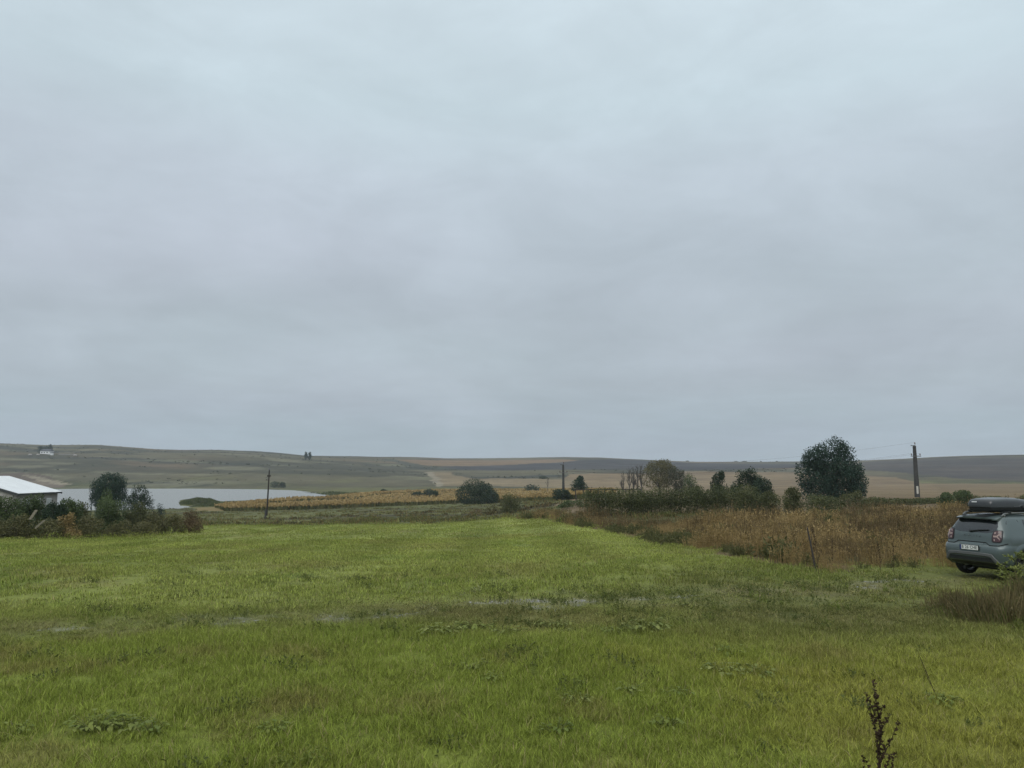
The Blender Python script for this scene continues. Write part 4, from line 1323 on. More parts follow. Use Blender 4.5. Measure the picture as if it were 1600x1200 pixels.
def hill_scrub():
    """low rough scrub in the darker folds of the far slopes"""
    rg = np.random.default_rng(88)
    n = 5200
    a = np.radians(rg.uniform(-36, 20, n)); d = 560 * (1180 / 560) ** rg.random(n)
    X, Y = d * np.tan(a), d
    f = fbm(X / 120 + 14, Y / 42, 34, 4)
    k = rg.random(n) < .03 + .6 * sstep(.50, .60, f)
    X, Y = X[k], Y[k]
    rgb, kind, _, _ = ground_cover(X, Y)
    k = kind == 3; X, Y = X[k], Y[k]; Z = terr(X, Y); m = len(X)
    P, D, S = [], [], []
    q = 14
    sz = rg.uniform(.35, 1.05, m) ** 1.4
    off = unit(rg.normal(size=(m, q, 3))) * sz[:, None, None] * rg.uniform(.4, 1, (m, q, 1)); off[..., 0] *= 1.7; off[..., 2] = np.abs(off[..., 2]) * .8
    P = (np.stack([X, Y, Z], 1)[:, None] + off).reshape(-1, 3)
    v, qd = leaf_quads(P, rg.normal(size=P.shape), rg.normal(size=P.shape) + np.array([0, 0, .6]), np.repeat(sz, q) * rg.uniform(.7, 1.2, len(P)), .7)
    mb = MB(); mb.arr(v, qd)
    tag(mb.build('hill_scrub', M['scrub']), 'rough low scrub scattered over the far slopes', 'scrub', kind='stuff')


M['scrub'] = leaf_material('scrub_leaf', [(.03, .036, .022), (.048, .053, .032), (.07, .072, .042)], .1, .8, .02)
hill_scrub()

# ------------------------------------------------------------------ poles and wires
def concrete_pole(px, ytop, ybase_d, wb, wt, label, lean=0.0, spread=1.0):
    p = at(px, ytop, ybase_d); zg = tz(p.x, p.y); H = p.z - zg + .05
    root = empty('utility_pole', (p.x, p.y, zg - .05), R(8), label, 'utility pole', 'concrete utility poles')
    mb = MB()
    w2, t2 = wb / 2, wt / 2
    lv = [(0, w2), (H * .5, (w2 + t2) / 2), (H - .18, t2)]
    vs = []
    for z, w in lv:
        for sx, sy in ((-1, -.8), (-.8, -1), (.8, -1), (1, -.8), (1, .8), (.8, 1), (-.8, 1), (-1, .8)):
            vs.append((sx * w, sy * w * .8, z))
    fs = [(i * 8 + k, i * 8 + (k + 1) % 8, (i + 1) * 8 + (k + 1) % 8, (i + 1) * 8 + k) for i in range(2) for k in range(8)]
    fs += [tuple(range(7, -1, -1)), tuple(range(16, 24))]
    mb.add(vs, fs)
    mb.build('shaft', M['pole_dark'], root)
    mb = MB()
    mb.box((-w2 * .30, -w2 * .8 - .012, 1.15), (w2 * .95, .02, 1.15))
    mb.build('whitewashed_panel', M['whitewash'], root)
    pts = []
    za = H - 1.75 * spread
    mb = MB(); mb.box((0, -t2 * .8 - .06, za), (1.7, .11, .12)); mb.build('crossarm', M['steel'], root)
    for x in (-.72, .72):
        mb = MB(); mb.tube([(x, -t2 * .8 - .06, za + .06), (x, -t2 * .8 - .06, za + .16), (x, -t2 * .8 - .06, za + .2), (x, -t2 * .8 - .06, za + .34), (x, -t2 * .8 - .06, za + .42)], [.02, .025, .085, .075, .035], 8)
        mb.build('insulator', M['porcelain'], root); pts.append((x, -t2 * .8 - .06, za + .4))
    mb = MB(); mb.box((-.22, 0, H - .12), (.75, .1, .1)); mb.tube([(-.52, 0, H - .1), (-.52, 0, H)], [.03, .03], 6); mb.build('top_bracket', M['steel'], root)
    mb = MB(); mb.tube([(.12, 0, H - .1), (.12, 0, H + .1), (.12, 0, H + .14), (.12, 0, H + .32), (.12, 0, H + .4)], [.03, .03, .085, .07, .03], 8)
    mb.build('insulator', M['porcelain'], root); pts.append((.12, 0, H + .38))
    Mx = Matrix.Translation(root.location) @ Matrix.Rotation(R(8), 4, 'Z')
    return [Mx @ Vector(q) for q in pts]


PA = concrete_pole(1428.5, 695, 120, .66, .40, 'tall tapered concrete utility pole standing behind the dry weeds on the right')
PB = concrete_pole(880, 725, 156, .52, .34, 'concrete utility pole rising from dark bushes in the middle distance')


def wire(a, b, sag, label, group='overhead wires between the concrete poles'):
    pts = []
    for i in range(25):
        t = i / 24; p = a.lerp(b, t); p.z -= sag * 4 * t * (1 - t); pts.append(p)
    mb = MB(); o = pts[0].copy()
    mb.tube([p - o for p in pts], .007, 4)
    w = mb.build('overhead_wire', M['wood_dark']); w.location = o
    tag(w, label, 'wire', group)


for a, b, lb in zip(PA, PB, ('thin overhead wire on the left crossarm insulators of the concrete poles', 'thin overhead wire on the right crossarm insulators of the concrete poles', 'thin top overhead wire between the two concrete poles')):
    wire(a, b, 1.6, lb)


def wooden_pole():
    d = 129; p = at(416.5, 808, d); zg = tz(p.x, p.y)
    tp = at(421, 733, d)
    root = empty('utility_pole', (p.x, p.y, zg), 0, 'thin leaning wooden pole standing in the rough grass before the lake', 'utility pole')
    e = Vector((tp.x - p.x, 0, tp.z - zg))
    mb = MB(); mb.tube([(0, 0, .6), e * .5, e], [.15, .125, .10], 8); mb.build('shaft', M['wood_dark'], root)
    mb = MB(); mb.box((-.14, -.16, .75), (.26, .22, 1.6)); mb.build('stub', M['pole_dark'], root)
    mb = MB(); mb.box(e * .865 + Vector((0, -.02, 0)), (.5, .34, .28)); mb.build('fuse_box', M['wood_dark'], root)
    mb = MB(); mb.tube([e - Vector((0, 0, .2)), e + Vector((0, 0, -.1)), e + Vector((0, 0, .16))], [.13, .16, .07], 8); mb.build('cap', M['steel'], root)
    mb = MB()
    for i in range(14): 
        t = i * 2.4; r = .35 + .2 * math.sin(i * 3.1)
        mb.tube([(math.cos(t) * r, math.sin(t) * r, -.05), (math.cos(t) * r * 1.5, math.sin(t) * r * 1.5, .5 + .2 * math.sin(i))], [.05, .01], 4)
    tag(mb.build('weed_clump', M['brown_leaf'], None), 'dry weeds round the foot of the thin leaning pole', 'weeds').location = root.location
    return root.location + e


PW = wooden_pole()
wire(PW, at(-90, 757, 118), 1.2, 'thin wire running left from the leaning wooden pole across the willow', 'overhead wires')


# ------------------------------------------------------------------ rail fence behind the hedge
def fence():
    x0 = at(900, 764, 118); x1 = at(1000, 763.5, 122)
    root = empty('rail_fence', (x0.x, x0.y, tz(x0.x, x0.y)), 0, 'dark post and rail fence glimpsed over the left end of the hedge', 'fence')
    d = x1 - x0; L = d.length; yaw = math.atan2(d.y, d.x); root.rotation_euler.z = yaw
    H = x0.z - root.location.z
    n = 10
    src = None
    for i in range(n):
        x = L * i / (n - 1)
        p = root.location + Vector((math.cos(yaw), math.sin(yaw), 0)) * x
        zz = tz(p.x, p.y) - root.location.z
        if src is None:
            mb = MB(); mb.box((0, 0, H / 2 - .1), (.13, .12, H + .2)); src = mb.build('post', M['wood_old'], root); o = src
        else:
            o = src.copy(); col.objects.link(o); o.parent = root
        o.location = (x, 0, 0)
        o.rotation_euler = (0, R(((i * 37) % 7 - 3) * .8), 0)
    mb = MB(); mb.box((L / 2, -.11, H - .12), (L + .3, .05, .16)); mb.build('rail', M['wood_old'], root)


fence()


# ------------------------------------------------------------------ barn, far house, jetty, leaning boards
def barn():
    E = -2.77 + EYE; G = -.37 + EYE
    ax, ay = -68.9, 109.0; L = 11.8; w = 8.1
    zg = tz(ax - 6, ay + 4) - .3
    root = empty('barn', (ax, ay, zg), R(3.5), 'low barn with a large white sheet roof behind the bushes on the left', 'barn')
    e, g = E - zg, G - zg
    mb = MB()   # walls as a closed gabled body
    x0, x1, xm = -2 * w + .3, -.45, -w
    y0, y1 = .45, L - .4
    he = e - .22
    k = (g - e) / w
    gz = e + (g - e) - .16
    mb.add([(x0, y0, 0), (x1, y0, 0), (x1, y0, he), (xm, y0, gz), (x0, y0, he), (x0, y1, 0), (x1, y1, 0), (x1, y1, he), (xm, y1, gz), (x0, y1, he)],
           [(0, 1, 2, 3, 4), (6, 5, 9, 8, 7), (1, 6, 7, 2), (5, 0, 4, 9)])
    mb.build('wall', M['render'], root)
    mb = MB(); mb.add([(x0 + .3, y0 - .03, 1.2), (x1 - .5, y0 - .03, 1.2), (x1 - .5, y0 - .03, he - .05), (xm, y0 - .03, gz - .15), (x0 + .3, y0 - .03, he - .05)], [(0, 1, 2, 3, 4)])
    mb.build('gable_panel', M['render_pale'], root)
    # roof: two slopes of ribbed sheets
    for sgn in (1, -1):
        mb = MB()
        xe = 0 if sgn > 0 else -2 * w
        n = int(L / .45)
        prof = []
        for i in range(n):
            yy = L * i / n
            prof += [(yy, 0), (yy + .36, 0), (yy + .385, .035), (yy + .425, .035)]
        prof.append((L, 0))
        vs = []
        for yy, dz in prof:
            vs.append((xe, yy, e + dz)); vs.append((xm, yy, g + dz))
        fs = [(2 * i, 2 * i + 2, 2 * i + 3, 2 * i + 1) if sgn > 0 else (2 * i, 2 * i + 1, 2 * i + 3, 2 * i + 2) for i in range(len(prof) - 1)]
        mb.add(vs, fs)
        mb.build('roof', M['roof'], root)
    mb = MB()
    for xe in (0, -2 * w):
        for yy in (-.02, L + .02):
            a, b = Vector((xe, yy, e - .16)), Vector((xm, yy, g - .16))
            mb.add([a + Vector((0, -.03, -.17)), a + Vector((0, .03, -.17)), a + Vector((0, .03, .13)), a + Vector((0, -.03, .13)),
                    b + Vector((0, -.03, -.17)), b + Vector((0, .03, -.17)), b + Vector((0, .03, .13)), b + Vector((0, -.03, .13))],
                   [(0, 1, 2, 3), (7, 6, 5, 4), (0, 4, 5, 1), (1, 5, 6, 2), (2, 6, 7, 3), (3, 7, 4, 0)])
        mb.box((xe - .02 * (1 if xe == 0 else -1), L / 2, e - .14), (.06, L - .1, .2))
    mb.build('fascia', M['fascia'], root)
    for yy in (3.2, 6.0, 8.9):
        mb = MB(); mb.box((x1 + .03, yy, he - 1.15), (.10, 1.3, .95)); f = mb.build('window', M['white'], root)
        mb = MB(); mb.box((x1 + .09, yy - .3, he - 1.15), (.02, .45, .7)); mb.box((x1 + .09, yy + .3, he - 1.15), (.02, .45, .7)); mb.build('pane', M['milky'], f)


barn()


def far_house():
    p = at(69.5, 708, px2g(69.5, 709.5)[1]); zg = tz(p.x, p.y)
    root = empty('farmhouse', (p.x, p.y, zg), R(-4), 'small white farmhouse on the far hillside among dark trees', 'house')
    mb = MB(); mb.box((0, 4, 1.2), (10.4, 7, 4.0)); mb.build('wall', M['white'], root)
    mb = MB()
    v = [(-5.7, 0, 3.2), (5.7, 0, 3.2), (5.7, 8, 3.2), (-5.7, 8, 3.2), (-4.6, 4, 5.4), (4.6, 4, 5.4)]
    mb.add(v, [(0, 1, 5, 4), (2, 3, 4, 5), (1, 2, 5), (3, 0, 4), (3, 2, 1, 0)]); mb.build('roof', M['tile'], root)
    for x in (-3.2, -.6, 2.4):
        mb = MB(); mb.box((x, .47, 1.6), (1.1, .1, 1.2)); mb.build('window', M['darkglass'], root)
    p2 = at(81.3, 710, px2g(81.3, 711)[1]); z2 = tz(p2.x, p2.y)
    r2 = empty('shed', (p2.x, p2.y, z2), 0, 'tiny white shed right of the farmhouse on the hill', 'shed')
    mb = MB(); mb.box((0, 0, .9), (2.2, 2.2, 2.6)); mb.build('wall', M['white'], r2)
    mb = MB(); mb.add([(-1.4, -1.4, 2.1), (1.4, -1.4, 2.1), (1.4, 1.4, 2.3), (-1.4, 1.4, 2.3), (-1.4, -1.4, 2.3), (1.4, -1.4, 2.3), (1.4, 1.4, 2.9), (-1.4, 1.4, 2.9)],
                      [(3, 2, 1, 0), (4, 5, 6, 7), (0, 1, 5, 4), (1, 2, 6, 5), (2, 3, 7, 6), (3, 0, 4, 7)]); mb.build('roof', M['tile'], r2)
    p3 = at(103.5, 709.5, px2g(103.5, 710.5)[1]); z3 = tz(p3.x, p3.y)
    r3 = empty('long_shelter', (p3.x, p3.y, z3), 0, 'long low pale shelter roof on the hillside right of the farmhouse', 'shelter')
    mb = MB(); mb.box((0, 0, .5), (15.5, 3, 1.6)); mb.build('wall', M['render'], r3)
    mb = MB(); mb.add([(-8.2, -2, 1.2), (8.2, -2, 1.2), (8.2, 2, 1.9), (-8.2, 2, 1.9), (-8.2, -2, 1.5), (8.2, -2, 1.5), (8.2, 2, 2.2), (-8.2, 2, 2.2)],
                      [(3, 2, 1, 0), (4, 5, 6, 7), (0, 1, 5, 4), (1, 2, 6, 5), (2, 3, 7, 6), (3, 0, 4, 7)]); mb.build('roof', M['wood_pale'], r3)
    for i, (px, py, lb) in enumerate(((47, 711, 'pale grey hay bale farthest left of the farmhouse'), (59.5, 711, 'pale grey hay bale close to the left of the farmhouse'), (117.5, 712, 'pale grey hay bale right of the long shelter'))):
        q = at(px, py, px2g(px, py + 1)[1]); zq = tz(q.x, q.y)
        mb = MB(); mb.tube([(-1.6, 0, .9), (-1.2, 0, .95), (1.2, 0, .95), (1.6, 0, .9)], [.7, .95, .95, .7], 10)
        o = mb.build('hay_bale', M['render']); o.location = (q.x, q.y, zq)
        tag(o, lb, 'hay bale', 'pale bales beside the hill farm')


far_house()


def jetty():
    p = at(146, 797.5, 205)
    root = empty('jetty', (p.x, p.y, LAKE_Z - .1), R(10), 'small white jetty at the lake edge left of the willow', 'jetty')
    for i in range(7):
        mb = MB(); mb.box((-3 + i * 1.0, 0, .55), (.94, 1.4, .08)); mb.build('plank', M['white'], root)
    for i in range(4):
        mb = MB(); mb.tube([(-3 + i * 2, -.6, -.8), (-3 + i * 2, -.6, 1.35)], .09, 6); mb.build('post', M['white'], root)
    mb = MB(); mb.box((0, -.6, 1.25), (6.6, .1, .1)); mb.build('rail', M['white'], root)


jetty()


def board(pa, pb, d, w, label):
    a, b = at(*pa, d), at(*pb, d + .35)
    mb = MB(); u = (b - a); L = u.length
    r = bpy.data.objects.new('leaning_board', None)
    q = u.to_track_quat('Z', 'Y').to_matrix().to_4x4()
    mb.box((0, 0, L / 2), (w, .035, L)); mb.box((w * .3, .03, L * .5), (.04, .03, L * .92)); mb.box((-w * .3, .03, L * .5), (.04, .03, L * .92))
    o = mb.build('leaning_board', M['wood_pale']); o.matrix_world = Matrix.Translation(a) @ q
    bpy.data.objects.remove(r)
    tag(o, label, 'board', 'old boards leaning in the brambles')


board((47, 812), (57, 797), 48.0, .22, 'upper pale board leaning to the right out of the brambles')
board((55, 826), (70, 813), 47.6, .20, 'lower pale board leaning in the brambles by the ground')


# ------------------------------------------------------------------ single plants in front
def dock_plant(px, ytop, d, label, n_side=10, spread=.16, seed=1, hgt=None, group=None, dens=1.0, mat='dock', leaf=.02, name='dock_plant', lean=(0, 0)):
    rg = np.random.default_rng(seed)
    p = at(px, ytop, d); zg = tz(p.x, p.y); H = p.z - zg
    bx = p.x - lean[0] * H
    root = empty(name, (bx, p.y - lean[1] * H, zg), 0, label, 'weed', group)
    mb = MB(); P, D = [], []

    def axis(a, b, r, den):
        a, b = Vector(a), Vector(b)
        mid = a.lerp(b, .5) + Vector((rg.normal(), rg.normal(), 0)) * (b - a).length * .03
        mb.tube([a, mid, b], [r, r * .7, r * .25], 5)
        for i in range(int((b - a).length / .011 * den)):
            t = rg.random() ** .8
            q = a.lerp(mid, t * 2) if t < .5 else mid.lerp(b, t * 2 - 1)
            P.append(tuple(q)); D.append((rg.normal(), rg.normal(), .6 + rg.normal() * .4))
    top = Vector((lean[0] * H, lean[1] * H, H))
    axis((0, 0, 0), top * .35, .007 * max(1, H), .12 * dens); axis(top * .35, top, .0055 * max(1, H), 1.0 * dens)
    for i in range(n_side):
        t = .16 + .66 * i / max(n_side - 1, 1); a = rg.uniform(0, 6.28) if i > 2 else (3.4, .2, 2.6)[i]
        b0 = top * t; ln = spread * H * (1.15 - t) * rg.uniform(.9, 1.7)
        e = b0 + Vector((math.cos(a) * ln * .62, math.sin(a) * ln * .5, ln * 1.25))
        axis(b0, e, .0038 * max(1, H), .85 * dens)
    mb.build('stem', M['dockstem'], root)
    P = np.array(P); D = np.array(D)
    v, q = leaf_quads(P, D, rg.normal(size=P.shape), leaf * (.5 + rg.random(len(P))), .75)
    m2 = MB(); m2.arr(v, q); m2.build('seed_head', M[mat], root)['kind'] = 'stuff'
    return root


M['dock'] = leaf_material('dock_seed', [(.018, .011, .006), (.038, .022, .012), (.065, .042, .02)], .05, .8, 9)
M['dockstem'] = plain('dock_stem', (.045, .03, .018), .8, scale=20)
dock_plant(1365, 1064, 6.1, 'dark brown dried dock plant in the near grass at the bottom of the picture', 14, .20, 3, dens=2.4, leaf=.021)
dock_plant(1432, 1012, 9.6, 'thin bare leaning stalk in the grass above the dock plant', 1, .35, 5, dens=.10, leaf=.012, name='dry_stalk', lean=(-.36, 0))
for px, yt, d, lb, ln in ((1270, 828, 21.9, 'dark dock stalk beside the leaning wooden post', -.10), (1156, 818, 31, 'tall dark dock stalk in the weeds well left of the leaning post', .03), (1191, 826, 29, 'straight dark dock stalk between a taller stalk and the leaning post', 0.0),
                          (1106, 820, 34, 'short dark dock stalk at the left part of the weeds', .02), (1300, 838, 23.5, 'rusty dock stalk right of the leaning wooden post', .04), (1372, 846, 22.6, 'dark forked dock stalk toward the right part of the weeds', -.05),
                          (1396, 842, 23.0, 'dark bushy dock stalk nearest to the car side of the weeds', .06), (994, 815, 45, 'small dark dock stalk at the far left of the weeds near the hedge end', 0.0), (1428, 815, 30, 'brown dock stalk in the tall weeds left of the car roof', .03)):
    dock_plant(px, yt, d, lb, 5, .16, int(px), group='dark stalks standing in the dry weeds', dens=.55, leaf=.03, name='dock_stalk', lean=(ln, 0))


def weed_post():
    d = 23.0
    a, b = at(1275, 886, d), at(1261, 823, d + .3)
    a.z = tz(a.x, a.y) - .1
    root = empty('leaning_post', a, 0, 'thin dark wooden post leaning left at the front of the dry weeds', 'post')
    e = b - a
    mb = MB(); mb.tube([(0, 0, 0), e * .5 + Vector((.012, 0, 0)), e * .97, e], [.032, .027, .021, .010], 7); mb.build('stake', M['wood_dark'], root)
    mb = MB(); mb.tube([e * .55, e * .72 + Vector((.05, 0, 0)), e * .84 + Vector((.10, .02, 0))], [.011, .009, .004], 5); mb.build('side_twig', M['wood_dark'], root)


weed_post()


def leaf_clump(px, py, w, h, label, mat, seed, n=26, group='leafy weed clumps in the near grass'):
    """rosette of broad crinkled leaves on the ground at a pixel"""
    rg = np.random.default_rng(seed)
    g = px2g(px, py); zg = tz(*g)
    root = empty('leafy_weed', (g[0], g[1], zg), rg.random() * 6, label, 'weed', group)
    mb = MB(); mbs = MB()
    for i in range(int(n * 1.5)):
        a = rg.random() * 6.283; r0 = w * .5 * rg.random() ** .6
        tip = Vector((math.cos(a) * r0, math.sin(a) * r0, h * rg.uniform(.3, .75)))
        ln = rg.uniform(.035, .085) * (.6 + w); wd = ln * rg.uniform(.45, .7)
        dr = Vector((math.cos(a + rg.normal() * .5), math.sin(a + rg.normal() * .5), rg.uniform(-.35, .25))).normalized()
        sd = dr.cross(Vector((0, 0, 1))).normalized(); up = sd.cross(dr)
        mbs.tube([(tip.x * .2, tip.y * .2, -.01), tip * .7, tip], [.004, .003, .0025], 4)
        vs = []
        K = 5
        for k in range(K + 1):
            t = k / K; hw = wd * .5 * math.sin(math.pi * min(1, .12 + t * .88)) ** .7
            c = tip + dr * ln * t + up * (-.25 * ln * t * t)
            wv = .12 * ln * math.sin(k * 2.3 + i)
            vs += [c - sd * hw + up * (hw * .25 + wv * .4), c, c + sd * hw + up * (hw * .25 - wv * .4)]
        fs = []
        for k in range(K):
            b = k * 3
            fs += [(b, b + 1, b + 4, b + 3), (b + 1, b + 2, b + 5, b + 4)]
        mb.add(vs, fs)
    mbs.build('stems', M['low_leaf'], root)['kind'] = 'stuff'
    mb.build('leaves', M[mat], root, True)['kind'] = 'stuff'


for i, (px, py, w, h, mt, n, lb) in enumerate((
        (150, 1147, .55, .20, 'weed_leaf', 40, 'broad crinkled leaf clump in the lower left, largest of all'), (200, 1146, .45, .15, 'sage_leaf', 26, 'greyer leaf clump joined to the right of the largest clump'),
        (238, 1152, .28, .13, 'weed_leaf', 18, 'small leaf clump at the right end of the lower left cluster'), (22, 1150, .32, .13, 'weed_leaf', 18, 'leaf clump at the left edge low in the picture'),
        (428, 1148, .28, .14, 'weed_leaf', 20, 'round leaf clump right of the lower left cluster'), (690, 992, .8, .16, 'sage_leaf', 36, 'wide pale leaf clump beside the track left of the middle'),
        (742, 984, .7, .18, 'weed_leaf', 34, 'leaf clump on the near edge of the track at the middle'), (790, 993, .6, .16, 'sage_leaf', 28, 'pale leaf clump just right of the middle near the track'),
        (868, 981, .7, .20, 'sage_leaf', 34, 'pale rounded leaf clump on the muddy strip, left of a pair'), (1010, 985, .9, .22, 'sage_leaf', 44, 'pale rounded leaf clump on the muddy strip, right of a pair'),
        (960, 990, .5, .14, 'weed_leaf', 22, 'small leaf clump between the pale pair on the muddy strip'), (1140, 1022, .45, .15, 'weed_leaf', 24, 'leaf clump below the muddy strip on the right'),
        (1128, 1052, .6, .13, 'sage_leaf', 28, 'flat pale leaf clump in the grass right of the middle'), (1180, 1056, .5, .13, 'sage_leaf', 24, 'flat pale leaf clump next to another, nearer the dock plant'),
        (1060, 1088, .4, .12, 'weed_leaf', 20, 'leaf clump in the near grass below the flat pale pair'), (985, 1080, .4, .12, 'sage_leaf', 20, 'pale leaf clump in the near grass below the muddy strip'),
        (1042, 1130, .35, .14, 'weed_leaf', 22, 'dark edged leaf clump low in the picture left of the dock plant'), (905, 1098, .35, .12, 'sage_leaf', 18, 'low leaf clump near the bottom middle'),
        (1470, 1098, .45, .12, 'weed_leaf', 22, 'leaf clump right of the dock plant'), (745, 1043, .4, .12, 'sage_leaf', 20, 'small pale leaf clump in the grass below the track at the middle'),
        (770, 1060, .3, .12, 'weed_leaf', 16, 'small leaf clump below another at the picture middle'), (870, 1142, .35, .14, 'weed_leaf', 20, 'leaf clump at the bottom middle of the picture'))):
    leaf_clump(px, py, w, h, lb, mt, 500 + i, n)


def brown_clump():
    rg = np.random.default_rng(61)
    for px, py, w, hmul, lb, seed in ((1562, 968, 1.7, .72, 'big dark brown clump of dry sedge below the car', 1), (1494, 952, 1.0, .55, 'smaller brown sedge clump left of the big one below the car', 2), (1625, 950, 1.4, .85, 'brown sedge clump at the right edge of the picture below the car', 3)):
        g = px2g(px, py); zg = tz(*g)
        root = empty('sedge_clump', (g[0], g[1], zg), 0, lb, 'weed', 'brown sedge clumps below the car')
        for nm, mat, n, h0, h1 in (('dry_stems', 'sedge', 1000, .35, 1.1), ('green_blades', 'low_leaf', 800, .25, .75)):
            mb = MB()
            B = rg.normal(size=(int(n * w / 1.5), 3)) * np.array([w * .30, w * .22, 0]); m = len(B)
            h = rg.uniform(h0, h1, m) * hmul * np.clip(1.1 - np.hypot(B[:, 0], B[:, 1]) / w * .9, .3, 1.1)
            up = np.stack([rg.normal(size=m) * .28 + B[:, 0] * .25, rg.normal(size=m) * .28, np.ones(m)], 1)
            v, q = leaf_quads(B, up, rg.normal(size=(m, 3)) * np.array([1, 1, .1]), h, .028, .01)
            mb.arr(v, q)
            if nm == 'dry_stems':
                P = B[rg.integers(0, m, m)]; hh = np.interp(np.hypot(P[:, 0], P[:, 1]), [0, w * .6], [.75 * hmul, .3 * hmul])
                P = P + np.stack([rg.normal(size=len(P)) * .08, rg.normal(size=len(P)) * .08, hh * rg.uniform(.4, 1.05, len(P))], 1)
                v, q = leaf_quads(P, rg.normal(size=P.shape) + np.array([0, 0, .6]), rg.normal(size=P.shape), rg.uniform(.02, .055, len(P)), .4)
                mb.arr(v, q)
            mb.build(nm, M[mat], root)['kind'] = 'stuff'


M['sedge'] = leaf_material('dry_sedge', [(.07, .062, .027), (.125, .105, .045), (.20, .16, .075)], .1, .8, 1.2)
brown_clump()


def thistle(px, ytop, d, label, seed, spread, gr='branching weeds in front of the car'):
    rg = np.random.default_rng(seed)
    p = at(px, ytop, d); zg = tz(p.x, p.y); H = p.z - zg
    root = empty('branching_weed', (p.x, p.y, zg), 0, label, 'weed', gr)
    mb = MB(); P, D = [], []
    mb.tube([(0, 0, 0), (.02, 0, H * .5), (0, 0, H)], [.014, .010, .004], 6)
    for i in range(22):
        t = rg.uniform(.12, .97); a = rg.uniform(0, 6.28); ln = spread * (1.1 - t) * rg.uniform(.6, 1.2) + .10
        b = Vector((.01, 0, H * t)); e = b + Vector((math.cos(a) * ln, math.sin(a) * ln * .8, ln * rg.uniform(.1, .5)))
        mid = b.lerp(e, .5) + Vector((0, 0, .05 * ln))
        mb.tube([b, mid, e], [.006, .004, .002], 4)
        for q in range(int(ln * 110)):
            f = rg.uniform(.2, 1.05); c = b.lerp(mid, f * 2) if f < .5 else mid.lerp(e, f * 2 - 1)
            P.append(tuple(c)); D.append(((e - b).x * .9 + rg.normal() * .16, (e - b).y * .9 + rg.normal() * .16, rg.normal() * .12 + .05))
    mb.build('stem', M['low_leaf'], root)
    P = np.array(P); D = np.array(D)
    v, q = leaf_quads(P, D, np.tile([0, 0, 1.0], (len(P), 1)) + rg.normal(size=P.shape) * .4, rg.uniform(.05, .10, len(P)), .38)
    m2 = MB(); m2.arr(v, q); m2.build('leaves', M['sage_leaf'], root)['kind'] = 'stuff'


thistle(1586, 864, 17.6, 'tall pale green branching weed in front of the car wheel', 3, .46)
thistle(1570, 879, 17.2, 'low pale green branching weed left of the tall one by the car', 4, .28)
thistle(1612, 872, 17.9, 'pale green branching weed cut off by the right edge by the car', 5, .5)


# ------------------------------------------------------------------ the car and its roof box
M['paint'] = plain('car_paint', (.078, .104, .103), .36, .3, .03, 2, coat=.55)
M['blackplastic'] = plain('black_plastic', (.014, .016, .017), .6, var=.15)
M['greyplastic'] = plain('grey_plastic', (.085, .09, .09), .55, var=.1)
M['carglass'] = plain('tinted_glass', (.018, .022, .025), .06, var=.05, coat=.6)
M['tyre'] = plain('tyre_rubber', (.012, .012, .013), .85)
M['alloy'] = plain('alloy', (.19, .2, .2), .35, .8)
M['lens'] = plain('lamp_lens', (.055, .022, .024), .15, var=.1, coat=.6)
M['lens_clear'] = plain('clear_lens', (.44, .33, .32), .2, var=.1, coat=.5)
M['plate'] = plain('plate_white', (.70, .72, .70), .4, var=.03)
M['plateblue'] = plain('plate_blue', (.02, .045, .16), .4)
M['ink'] = plain('black_ink', (.012, .012, .014), .5)
M['box_lid'] = plain('roof_box_lid', (.030, .034, .036), .30, var=.05, coat=.35)
M['box_base'] = plain('roof_box_base', (.010, .012, .013), .6)
M['satin'] = plain('satin_rail', (.13, .14, .14), .4, .5)
M['badge'] = plain('badge', (.16, .19, .195), .35, .6)

ZT = [.25, .33, .45, .60, .74, .80, .84, .88, .95, 1.05, 1.12, 1.18, 1.30, 1.42, 1.52, 1.57, 1.605, 1.63, 1.645]
WT = [.78, .845, .885, .905, .910, .908, .902, .895, .892, .880, .850, .822, .765, .705, .650, .615, .555, .44, .25]
XR = [.60, .20, .02, .0, .005, .015, .035, .085, .105, .118, .130, .150, .205, .272, .335, .37, .43, .60, .90]
XF = [4.20, 4.27, 4.31, 4.335, 4.335, 4.33, 4.32, 4.30, 4.24, 4.02, 3.32, 3.16, 2.86, 2.56, 2.32, 2.20, 2.02, 1.80, 1.50]
RC = [.20, .22, .24, .25, .25, .25, .25, .25, .24, .22, .20, .20, .20, .20, .19, .18, .18, .16, .12]


def cw(z): return float(np.interp(z, ZT, WT))
def crr(z): return float(np.interp(z, ZT, XR))
def cf(z): return float(np.interp(z, ZT, XF))
def crc(z): return float(np.interp(z, ZT, RC))


def rear_x(y, z):
    w, rc = cw(z), crc(z); a = min(abs(y), w - .001)
    x = crr(z) + .045 * (a / w) ** 2
    if a > w - rc:
        x += rc * 1.25 * (1 - math.sqrt(max(0, 1 - ((a - (w - rc)) / rc) ** 2)))
    return x


def front_x(y, z):
    w, rc = cw(z), crc(z) * 1.3; a = min(abs(y), w - .001)
    x = cf(z) - .10 * (a / w) ** 2
    if a > w - rc:
        x -= rc * 1.2 * (1 - math.sqrt(max(0, 1 - ((a - (w - rc)) / rc) ** 2)))
    return x


def side_y(x, z):
    w = cw(z); xr, xf = crr(z) + .045, cf(z) - .10
    y = w * (1 - .035 * ((x - 2.0) / 2.2) ** 2)
    rc = crc(z)
    if x - xr < rc * 1.25: y = min(y, w - rc + rc * math.sqrt(max(0, 1 - (1 - max(0, (x - xr)) / (rc * 1.25)) ** 2)))
    return y


